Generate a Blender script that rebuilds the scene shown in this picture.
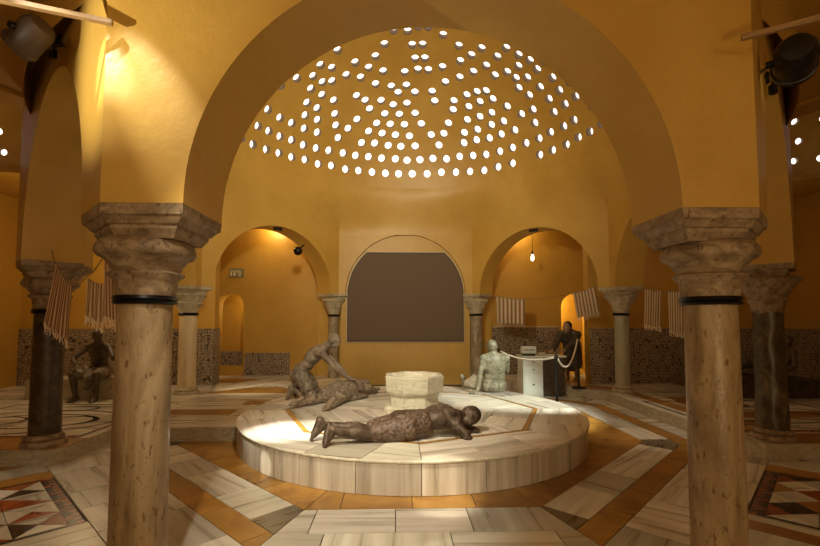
import bpy, bmesh, math, random
from mathutils import Vector, Matrix, noise
PI = math.pi
random.seed(7)
for o in list(bpy.data.objects): bpy.data.objects.remove(o)
C = bpy.context.scene.collection
S = bpy.context.scene

# ------------------------------------------------------------------ camera, world, lights, exposure
YAW, PITCH, F = math.radians(1.745), math.radians(3.2), 447.14
cd = bpy.data.cameras.new('camera'); cam = bpy.data.objects.new('camera', cd); C.objects.link(cam)
cd.sensor_fit = 'HORIZONTAL'; cd.sensor_width = 36; cd.lens = F*36/820; cd.shift_y = (295.47-273)/820
cd.clip_start = .05
cam.location = (-.2324, -7.1078, 1.6); cam.rotation_euler = (PI/2+PITCH, 0, -YAW)
S.camera = cam
W = bpy.data.worlds.new('world'); S.world = W; W.use_nodes = True
W.node_tree.nodes['Background'].inputs[0].default_value = (.55, .7, 1, 1)
W.node_tree.nodes['Background'].inputs[1].default_value = .12
S.view_settings.view_transform = 'Standard'; S.view_settings.look = 'None'
S.view_settings.exposure = .88; S.view_settings.gamma = 1; S.view_settings.use_curve_mapping = False
WARM = (1, .8, .5)
def lamp(name, kind, loc, power, col=WARM, target=None, size=.1, angle=60, blend=.5, sx=None, sy=None):
    l = bpy.data.lights.new(name, kind); l.energy = power; l.color = col
    o = bpy.data.objects.new(name, l); C.objects.link(o); o.location = loc
    if kind in ('SPOT', 'POINT'): l.shadow_soft_size = size
    if kind == 'SPOT': l.spot_size = math.radians(angle); l.spot_blend = blend
    if kind == 'AREA': l.shape = 'RECTANGLE'; l.size = sx; l.size_y = sy
    if target: o.rotation_euler = (Vector(target)-Vector(loc)).to_track_quat('-Z', 'Y').to_euler()
    return o
# added unseen fill spots above the front arch, inside the octagon, washing the back wall and the dome
lamp('fill_spot', 'SPOT', (-.9, -3.7, 3.95), 330, (1, .9, .66), (-.6, 4.2, 3.2), .15, 95, 1)
lamp('fill_spot', 'SPOT', (.6, -3.6, 4.0), 110, (1, .82, .5), (1.0, 2.5, 6.5), .3, 120, 1)
lamp('fill_spot', 'SPOT', (-.9, -3.7, 4.0), 150, (1, .84, .54), (-1.6, 1.8, 6), .3, 120, 1)
# spots trained on the platform: an added cool one standing in for daylight on the far right, white ones on the near left and the paving before it
lamp('platform_spot', 'SPOT', (3.1, -2.0, 3.6), 560, (.95, 1, .86), (1.75, .6, .35), .05, 44, .5)
lamp('platform_spot', 'SPOT', (-2.9, -2.4, 3.6), 1000, (1, .95, .82), (-1.45, -1.8, .3), .03, 19, .9)
lamp('platform_spot', 'SPOT', (-3.4, -3.9, 1.9), 170, (1, .92, .74), (-1.62, -2.36, .14), .02, 5, .7)
lamp('platform_spot', 'SPOT', (-1.0, -3.75, 3.6), 330, (1, .86, .62), (-.4, -1.3, .3), .08, 62, .9)  # added wide spot raising the direct light on the platform
lamp('platform_spot', 'SPOT', (.2, -3.85, 3.5), 260, (1, .88, .65), (.2, -3.05, .0), .03, 13, .8)
lamp('paving_spot', 'SPOT', (-1.1, -6.3, 3.5), 300, (1, .9, .7), (-.7, -3.0, .1), .05, 42, .9)  # added unseen flood brightening the platform riser and front paving
lamp('paving_spot', 'SPOT', (-3.4, 1.2, 3.6), 130, (1, .85, .6), (-3.1, 2.3, .18), .03, 30, .8)
lamp('paving_spot', 'SPOT', (3.4, -3.0, 3.6), 120, (1, .84, .6), (3.35, -.2, .0), .04, 40, .9)
# side bays: unseen fills added, except the light inside the right doorway
lamp('bay_light', 'POINT', (-5.8, 1.2, 2.9), 34, (1, .74, .4), None, .2)
lamp('bay_light', 'POINT', (5.8, 1.2, 2.9), 6, (1, .62, .3), None, .2)
lamp('bay_light', 'POINT', (-4.1, 5.6, 2.2), 14, (1, .8, .42), None, .1)
lamp('bay_light', 'POINT', (-3.4, 4.35, 4.0), 16, (1, .78, .42), None, .15)
lamp('bay_light', 'POINT', (3.0, 4.35, 4.0), 13, (1, .78, .42), None, .15)
lamp('bay_light', 'POINT', (4.05, 5.6, 2.2), 50, (1, .82, .4), None, .1)
# unseen fills added in the front room where the camera stands, for piers and soffit
lamp('room_fill', 'POINT', (-1.6, -7.6, 2.5), 40, (1, .8, .48), None, .25)
lamp('room_fill', 'POINT', (2.6, -7.6, 3.0), 14, (1, .76, .42), None, .3)
lamp('room_fill', 'POINT', (1.5, -8.0, 1.0), 44, (1, .76, .42), None, .3)
# grazing light on the near left pier, from unseen spots placed to shape the streaks
lamp('streak_spot', 'SPOT', (-3.5, -5.7, 2.6), 190, (1, .92, .7), (-2.05, -4.5, 3.2), .02, 44, 1)
lamp('streak_spot', 'SPOT', (-2.25, -5.05, 4.05), 120, (1, .95, .8), (-1.62, -4.6, 2.85), .02, 20, 1)
lamp('streak_spot', 'SPOT', (-2.6, -5.3, 3.9), 140, (1, .95, .8), (-1.9, -4.5, 3.0), .02, 16, 1)
lamp('mosaic_spot', 'SPOT', (-5.2, -4.0, 3.6), 60, (1, .84, .6), (-3.9, -3.2, 0), .05, 45, .8)  # added unseen spot brightening the left corner room

# ------------------------------------------------------------------ materials
def mat(name, col, rough=.6, metal=0, emit=None, es=1):
    m = bpy.data.materials.new(name); m.use_nodes = True
    b = m.node_tree.nodes['Principled BSDF']
    b.inputs['Base Color'].default_value = (*col, 1); b.inputs['Roughness'].default_value = rough; b.inputs['Metallic'].default_value = metal
    if emit: b.inputs['Emission Color'].default_value = (*emit, 1); b.inputs['Emission Strength'].default_value = es
    return m
def N(m, t, **kw):
    n = m.node_tree.nodes.new(t)
    for k, v in kw.items():
        if k in n.inputs.keys() if isinstance(k, str) else False: n.inputs[k].default_value = v
        else: setattr(n, k, v)
    return n
def L(m, a, b): m.node_tree.links.new(a, b)
def ramp(m, fac, stops):
    r = m.node_tree.nodes.new('ShaderNodeValToRGB'); e = r.color_ramp.elements
    while len(e) < len(stops): e.new(.5)
    for k, (p, c) in zip(e, stops): k.position = p; k.color = (*c, 1)
    L(m, fac, r.inputs[0]); return r.outputs[0]
def coords(m, kind='Object', scale=(1, 1, 1)):
    t = m.node_tree.nodes.new('ShaderNodeTexCoord'); mp = m.node_tree.nodes.new('ShaderNodeMapping')
    mp.inputs['Scale'].default_value = scale; L(m, t.outputs[kind], mp.inputs[0]); return mp.outputs[0]
def noise_tex(m, co, scale, detail=5, rough=.6, dist=0):
    n = m.node_tree.nodes.new('ShaderNodeTexNoise'); n.inputs['Scale'].default_value = scale; n.inputs['Detail'].default_value = detail
    n.inputs['Roughness'].default_value = rough; n.inputs['Distortion'].default_value = dist; L(m, co, n.inputs['Vector']); return n.outputs['Fac']
def bump(m, h, s=.3, d=.02):
    b = m.node_tree.nodes.new('ShaderNodeBump'); b.inputs['Strength'].default_value = s; b.inputs['Distance'].default_value = d
    L(m, h, b.inputs['Height']); L(m, b.outputs[0], m.node_tree.nodes['Principled BSDF'].inputs['Normal'])
def base(m, sock): L(m, sock, m.node_tree.nodes['Principled BSDF'].inputs['Base Color'])
def mul(m, a, b, fac=1):
    x = m.node_tree.nodes.new('ShaderNodeMix'); x.data_type = 'RGBA'; x.blend_type = 'MULTIPLY'; x.inputs[0].default_value = fac
    L(m, a, x.inputs[6]); L(m, b, x.inputs[7]); return x.outputs[2]

def plaster(name, c0, c1, rough=.42):
    m = mat(name, c0, rough); co = coords(m)
    base(m, ramp(m, noise_tex(m, co, 1.1, 6), [(.3, c0), (.7, c1)])); bump(m, noise_tex(m, co, 9, 6), .25, .02); return m
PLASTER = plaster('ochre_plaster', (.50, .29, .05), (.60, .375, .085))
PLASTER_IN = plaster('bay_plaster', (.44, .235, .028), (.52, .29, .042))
def stone(name, cols, scale=3, stretch=(1, 1, 1), rough=.4, dist=1.5, pit=None, bs=.3):
    m = mat(name, cols[0], rough); co = coords(m, 'Object', stretch)
    n = noise_tex(m, co, scale, 8, .62, dist)
    k = len(cols); c = ramp(m, n, [(.3+.4*i/(k-1), cc) for i, cc in enumerate(cols)])
    if pit:
        v = noise_tex(m, coords(m, 'Object', (1, 1, .45)), pit, 3, .5)
        c = mul(m, c, ramp(m, v, [(.30, (.45, .33, .22)), (.40, (1, 1, 1))]))
        bump(m, v, .5, .01)
    else: bump(m, n, bs, .01)
    base(m, c); return m
SHAFT_BEIGE = stone('pitted_beige_marble', [(.15, .09, .04), (.36, .26, .145), (.5, .39, .24)], 3, (1, 1, .35), .38, 1.2, 34)
SHAFT_DARK = stone('dark_granite', [(.02, .013, .009), (.06, .04, .025), (.12, .085, .055)], 9, (1, 1, 1), .35, .5)
SHAFT_GREEN = stone('mottled_green_marble', [(.025, .018, .01), (.075, .055, .03), (.2, .15, .08)], 4, (1, 1, .6), .35, 2.5)
SHAFT_GREY = stone('grey_marble_shaft', [(.30, .28, .18), (.42, .40, .28), (.5, .47, .34)], 3, (1, 1, .3), .4, 1)
SHAFT_BROWN = stone('brown_veined_marble', [(.16, .11, .06), (.3, .23, .14), (.5, .42, .28)], 4, (1, 1, .5), .4, 3)
SHAFT_CREAM = stone('cream_marble_shaft', [(.55, .4, .2), (.7, .55, .32), (.8, .66, .42)], 3, (1, 1, .3), .4, 1)
CAP_STONE = stone('weathered_capital_stone', [(.11, .072, .038), (.27, .19, .11), (.43, .33, .21)], 7, (1, 1, 1.6), .6, 1, 30)
CAP_GREY = stone('grey_capital_stone', [(.3, .25, .16), (.45, .38, .25), (.55, .48, .33)], 8, (1, 1, 1.5), .6, 1)
IRON = mat('black_iron', (.012, .011, .012), .35, .6)
BRONZE = stone('dark_bronze', [(.03, .019, .011), (.075, .05, .032), (.2, .15, .11)], 9, (1, 1, 1), .5, 1)
BRONZE.node_tree.nodes['Principled BSDF'].inputs['Metallic'].default_value = .35
BRONZE_CLOTH = stone('dark_bronze_cloth', [(.025, .014, .008), (.09, .055, .035), (.2, .14, .1)], 26, (1, 1, 1), .5, .6, None, .8)
TAN = stone('grey_tan_plaster', [(.085, .062, .042), (.22, .17, .12), (.42, .34, .26)], 9, (1, 1, 1), .5, 1)
TAN_CLOTH = stone('grey_tan_cloth', [(.07, .052, .036), (.19, .15, .105), (.38, .31, .24)], 22, (1, 1, 1), .6, .8, None, .8)
PALE = stone('pale_grey_green_plaster', [(.09, .08, .05), (.21, .195, .13), (.35, .33, .24)], 12, (1, 1, 1), .5, 1)
PALE_CLOTH = stone('pale_grey_cloth', [(.5, .49, .4), (.68, .67, .57), (.8, .79, .7)], 14, (1, 1, 1), .6, 1)
BROWN_BRONZE = stone('brown_bronze', [(.04, .028, .016), (.085, .06, .035), (.14, .1, .065)], 8, (1, 1, 1), .5, 1)  # dark brown tone of the bench statues
COAT = stone('brown_coat', [(.035, .024, .015), (.07, .05, .03), (.11, .08, .05)], 14, (1, 1, 1), .8, 1)
SKIN_DARK = mat('dark_skin_bronze', (.3, .19, .11), .5)
BASIN = stone('grey_white_basin_marble', [(.5, .48, .37), (.7, .68, .55), (.82, .8, .68)], 5, (1, 1, 2.5), .4, 2)
PIPE = mat('clay_pipe', (.16, .1, .055), .8)
SCREEN = mat('dark_grey_brown_screen', (.135, .088, .052), .75)
FRAME_L = mat('cream_frame', (.55, .42, .25), .5)
FRAME_D = mat('dark_frame', (.03, .02, .015), .5)
GROUT = mat('floor_grout', (.07, .045, .028), .7)
WOOD = stone('brown_wood_beam', [(.2, .11, .04), (.32, .19, .08), (.4, .26, .12)], 4, (1, 1, 12), .5, .5)
GLASS = mat('daylit_bottle_glass', (.8, .78, .7), .3, 0, (1, .95, .86), 1.15)
SPOT_METAL = mat('grey_brown_spotlight_metal', (.075, .05, .035), .5, .1)
BLACK = mat('black_enamel', (.01, .009, .009), .35, .2)
ROPE_W = mat('white_rope', (.75, .7, .58), .7)
ROPE_D = mat('thin_brown_line', (.25, .17, .09), .8)
WHITE = mat('white_paint', (.72, .76, .7), .45)
SIGN = mat('sign_plate', (.2, .17, .07), .5)
SIGNW = mat('sign_white', (.7, .62, .4), .5)
INK = mat('faded_ink', (.12, .12, .11), .6)
def striped(name, a, b, freq, axis=0, thin=.5):
    m = mat(name, a, .85); co = coords(m, 'UV'); s = m.node_tree.nodes.new('ShaderNodeSeparateXYZ'); L(m, co, s.inputs[0])
    w = m.node_tree.nodes.new('ShaderNodeMath'); w.operation = 'MULTIPLY'; w.inputs[1].default_value = freq; L(m, s.outputs[axis], w.inputs[0])
    f = m.node_tree.nodes.new('ShaderNodeMath'); f.operation = 'FRACT'; L(m, w.outputs[0], f.inputs[0])
    base(m, ramp(m, f.outputs[0], [(thin-.06, a), (thin, b), (.94, b), (.99, a)])); return m
TOWEL = striped('striped_towel_cloth', (.85, .68, .5), (.36, .2, .1), 9)
TOWEL2 = striped('cream_striped_towel_cloth', (.85, .74, .55), (.42, .27, .13), 7)
# floor stones: grain runs along each slab's own UV, tint comes from each slab's own value
def slab(name, cols, stretch, scale, rough=.22, dist=1.5):
    m = mat(name, cols[0], rough); co = coords(m, 'UV', stretch)
    n = noise_tex(m, co, scale, 8, .6, dist)
    k = len(cols); c = ramp(m, n, [(.28+.44*i/(k-1), cc) for i, cc in enumerate(cols)])
    a = m.node_tree.nodes.new('ShaderNodeAttribute'); a.attribute_name = 'tint'
    base(m, mul(m, c, a.outputs['Color']))
    r = m.node_tree.nodes.new('ShaderNodeMapRange'); r.inputs['To Min'].default_value = rough-.06; r.inputs['To Max'].default_value = rough+.22
    L(m, n, r.inputs[0]); L(m, r.outputs[0], m.node_tree.nodes['Principled BSDF'].inputs['Roughness'])
    bump(m, n, .12, .005); return m
MARBLE = slab('veined_white_marble', [(.32, .29, .23), (.58, .54, .46), (.74, .70, .62), (.86, .83, .77)], (.22, 4.2, 1), 2.0, .22, .35)
OCHRE = slab('ochre_stone', [(.22, .095, .018), (.40, .20, .038), (.50, .28, .07)], (1, 1, 1), 3, .25)
GREYST = slab('dark_grey_marble', [(.08, .065, .04), (.18, .145, .1), (.3, .25, .18)], (.5, 2.5, 1), 4)
DARKST = slab('black_inlay_stone', [(.03, .02, .015), (.06, .04, .03)], (1, 1, 1), 8)
REDST = slab('red_inlay_stone', [(.2, .04, .015), (.36, .09, .03), (.45, .16, .07)], (1, 1, 1), 6)
def dado(name, c0, c1, sc):
    m = mat(name, c0, .35); co = coords(m, 'Object')
    v = m.node_tree.nodes.new('ShaderNodeTexVoronoi'); v.feature = 'DISTANCE_TO_EDGE'; v.inputs['Scale'].default_value = sc; v.inputs['Randomness'].default_value = .55; L(m, co, v.inputs['Vector'])
    w = m.node_tree.nodes.new('ShaderNodeTexVoronoi'); w.feature = 'F1'; w.inputs['Scale'].default_value = sc; w.inputs['Randomness'].default_value = .55; L(m, co, w.inputs['Vector'])
    a = ramp(m, v.outputs[0], [(.05, c1), (.1, c0)]); b = ramp(m, w.outputs[0], [(.0, c1), (.22, c1), (.27, (1, 1, 1)), (1, (1, 1, 1))])
    base(m, mul(m, a, b)); return m
DADO = dado('arabesque_tiles', (.36, .27, .17), (.03, .02, .016), 15)

# ------------------------------------------------------------------ mesh helpers
def link(name, me, m, parent=None):
    o = bpy.data.objects.new(name, me); C.objects.link(o)
    for mm in (m if isinstance(m, (list, tuple)) else [m]): me.materials.append(mm)
    if parent:
        o.parent = parent
        me.transform(Matrix.Translation(-Vector(parent_loc(parent))))
    return o
def parent_loc(p):
    v = Vector(p.location)
    while p.parent: p = p.parent; v += Vector(p.location)
    return v
def obj(name, bm, m, parent=None, smooth=False):
    me = bpy.data.meshes.new(name); bmesh.ops.recalc_face_normals(bm, faces=bm.faces); bm.to_mesh(me); bm.free()
    if smooth:
        for p in me.polygons: p.use_smooth = True
    return link(name, me, m, parent)
def auto(o, ang=40):
    me = o.data
    for p in me.polygons: p.use_smooth = True
    bm = bmesh.new(); bm.from_mesh(me); a = math.radians(ang)
    for e in bm.edges:
        if len(e.link_faces) != 2 or e.calc_face_angle(0) > a: e.smooth = False
    bm.to_mesh(me); bm.free(); return o
def recentre(o, loc):
    o.data.transform(Matrix.Translation(-Vector(loc))); o.location = loc; return o
def tag(o, label, cat, group=None, kind=None):
    if label: o['label'] = label
    if cat: o['category'] = cat
    if group: o['group'] = group
    if kind: o['kind'] = kind
    return o
def thing(name, label, cat, loc, group=None):
    o = bpy.data.objects.new(name, None); C.objects.link(o); o.location = loc; o.empty_display_size = .1
    return tag(o, label, cat, group)
def struct(name, bm, m, smooth=False):
    o = obj(name, bm, m, None, smooth); o['kind'] = 'structure'; return o
def B(): return bmesh.new()
def box(bm, a, b, rz=0, bev=0):
    cx, cy, cz = [(a[i]+b[i])/2 for i in range(3)]
    r = bmesh.ops.create_cube(bm, size=1, matrix=Matrix.Translation((cx, cy, cz)) @ Matrix.Rotation(rz, 4, 'Z') @ Matrix.Diagonal((abs(b[0]-a[0]), abs(b[1]-a[1]), abs(b[2]-a[2]), 1)))
    if bev:
        es = set(e for v in r['verts'] for e in v.link_edges); bmesh.ops.bevel(bm, geom=list(es), offset=bev, segments=2, affect='EDGES')
def lathe(bm, prof, c, seg=40, fn=None):
    rings = []
    for r, z in prof:
        ring = []
        for k in range(seg):
            a = 2*PI*k/seg; rr = fn(r, z, a) if fn else r
            ring.append(bm.verts.new((c[0]+rr*math.cos(a), c[1]+rr*math.sin(a), c[2]+z)))
        rings.append(ring)
    for i in range(len(rings)-1):
        for k in range(seg):
            bm.faces.new((rings[i][k], rings[i][(k+1) % seg], rings[i+1][(k+1) % seg], rings[i+1][k]))
    bm.faces.new(rings[0][::-1]); bm.faces.new(rings[-1])
def prism(bm, poly, z0, z1):
    lo = [bm.verts.new((x, y, z0)) for x, y in poly]; hi = [bm.verts.new((x, y, z1)) for x, y in poly]
    n = len(poly); bm.faces.new(lo[::-1]); bm.faces.new(hi)
    for i in range(n): bm.faces.new((lo[i], lo[(i+1) % n], hi[(i+1) % n], hi[i]))
def loftp(bm, polys):
    """stack of (poly, z) with equal vertex counts"""
    R = [[bm.verts.new((x, y, z)) for x, y in p] for p, z in polys]; n = len(R[0])
    for i in range(len(R)-1):
        for k in range(n): bm.faces.new((R[i][k], R[i][(k+1) % n], R[i+1][(k+1) % n], R[i+1][k]))
    bm.faces.new(R[0][::-1]); bm.faces.new(R[-1])
def tube(bm, pts, r, seg=8, closed=False):
    pts = [Vector(p) for p in pts]; rings = []; n = len(pts); up = Vector((0, 0, 1))
    for i, p in enumerate(pts):
        t = (pts[min(i+1, n-1)]-pts[max(i-1, 0)]).normalized()
        s = t.cross(up) if abs(t.z) < .95 else t.cross(Vector((1, 0, 0)))
        s.normalize(); u = s.cross(t); rr = r[i] if isinstance(r, (list, tuple)) else r
        rings.append([bm.verts.new(p+(s*math.cos(2*PI*k/seg)+u*math.sin(2*PI*k/seg))*rr) for k in range(seg)])
    for i in range(n-1):
        for k in range(seg): bm.faces.new((rings[i][k], rings[i][(k+1) % seg], rings[i+1][(k+1) % seg], rings[i+1][k]))
    bm.faces.new(rings[0][::-1]); bm.faces.new(rings[-1])
def evaluated(bm, mods):
    """run modifiers on a temporary object, give back the finished mesh"""
    me = bpy.data.meshes.new('tmp'); bm.to_mesh(me); bm.free(); o = bpy.data.objects.new('tmp', me); C.objects.link(o)
    for t, kw in mods:
        m = o.modifiers.new(t, t)
        for k, v in kw.items(): setattr(m, k, v)
    dg = bpy.context.evaluated_depsgraph_get(); r = bpy.data.meshes.new_from_object(o.evaluated_get(dg))
    bpy.data.objects.remove(o); return r

# ------------------------------------------------------------------ octagon
AX, RI, RO = 4.298, 4.02, 4.58
T8 = math.tan(PI/8); ZS = 2.262; RAISE = .183; ZI, ZO = 3.74, 4.25
def side_frame(k):
    a = -PI/2+k*PI/4                                   # outward normal direction of side k; side 0 is the front one
    n = Vector((math.cos(a), math.sin(a), 0)); u = Vector((-math.sin(a), math.cos(a), 0)); return n, u
SIDES = ['wall_front', 'wall_front_right', 'wall_right', 'wall_back_right', 'wall_back', 'wall_back_left', 'wall_left', 'wall_front_left']
for k, nm in enumerate(SIDES):
    n, u = side_frame(k); hw = 1.5 if k == 4 else 1.437
    zc = ZS-(.09 if k == 4 else 0)
    bm = B(); NS = 48; rows = []
    Wi, Wo = RI*T8, RO*T8
    cth = math.atan2(ZI-ZS, Wi)
    ths = sorted(set([round(PI*i/NS, 5) for i in range(NS+1)]))
    def outer(th, Wd, Zt):
        c, s = math.cos(th), math.sin(th)
        t = min(Wd/abs(c) if abs(c) > 1e-6 else 9e9, (Zt-ZS)/s if s > 1e-6 else 9e9); return t*c, ZS+t*s
    ci = min(range(len(ths)), key=lambda i: abs(ths[i]-math.atan2(ZI-ZS, Wi))); co_ = min(range(len(ths)), key=lambda i: abs(ths[i]-math.atan2(ZO-ZS, Wo)))
    def P(uu, d, z): return bm.verts.new(n*d+u*uu+Vector((0, 0, z)))
    for i, th in enumerate(ths):
        iu, iz = hw*math.cos(th), ZS+hw*math.sin(th)
        ou, oz = outer(th, Wi, ZI); pu, pz = outer(th, Wo, ZO)
        if i == ci: ou, oz = Wi, ZI
        if i == NS-ci: ou, oz = -Wi, ZI
        if i == co_: pu, pz = Wo, ZO
        if i == NS-co_: pu, pz = -Wo, ZO
        rows.append([P(iu, RI, iz), P(iu, RO, iz), P(pu, RO, pz), P(ou, RI, oz)])
    for i in range(NS):
        a, b = rows[i], rows[i+1]
        for j in range(4): bm.faces.new((a[j], a[(j+1) % 4], b[(j+1) % 4], b[j]))
    bm.faces.new(rows[0][::-1]); bm.faces.new(rows[-1])
    o = struct(nm, bm, PLASTER); auto(o, 30)
# infill of the back arch, and the block behind the two back columns
bm = B(); pts = [(-1.5, 0), (1.5, 0)]+[(1.5*math.cos(PI*i/32), ZS+1.5*math.sin(PI*i/32)) for i in range(33)]
f = [bm.verts.new((x, 4.12, z)) for x, z in pts]; b_ = [bm.verts.new((x, 4.3, z)) for x, z in pts]
bm.faces.new(f); bm.faces.new(b_[::-1])
for i in range(len(pts)): bm.faces.new((f[i], f[(i+1) % len(pts)], b_[(i+1) % len(pts)], b_[i]))
struct('wall_back_infill', bm, PLASTER)
for s, nm in ((-1, 'wall_back_left_pier'), (1, 'wall_back_right_pier')):
    bm = B(); prism(bm, [(s*1.49, 4.16), (s*1.62, 4.16), (s*1.62, 4.48), (s*2.27, 4.62), (s*2.27, 5.2), (s*1.49, 5.2)], 0, ZS-.02); struct(nm, bm, PLASTER)

# transition and dome
DX, DZ0, DC = 3.8, 4.4, 3.1; E0 = math.asin(.45/DC)
bm = B(); rows = []
for j in range(13):
    t = j/12; z = ZI+(DZ0+.45-ZI)*t; ring = []
    for k in range(96):
        a = 2*PI*k/96; aa = (a+PI/8) % (PI/4)-PI/8; ro = RI/math.cos(aa); e = t*t*(3-2*t); r = ro*(1-e)+DX*math.cos(E0)*e
        ring.append(bm.verts.new((r*math.cos(a), r*math.sin(a), z)))
    rows.append(ring)
for ring in ([[bm.verts.new((4.74*math.cos(2*PI*k/96), 4.74*math.sin(2*PI*k/96), z)) for k in range(96)] for z in (DZ0+.45, ZI+.02)]): rows.append(ring)
for i in range(len(rows)-1):
    for k in range(96): bm.faces.new((rows[i][k], rows[i][(k+1) % 96], rows[i+1][(k+1) % 96], rows[i+1][k]))
auto(struct('wall_drum', bm, PLASTER), 30)
REST = []
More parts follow.
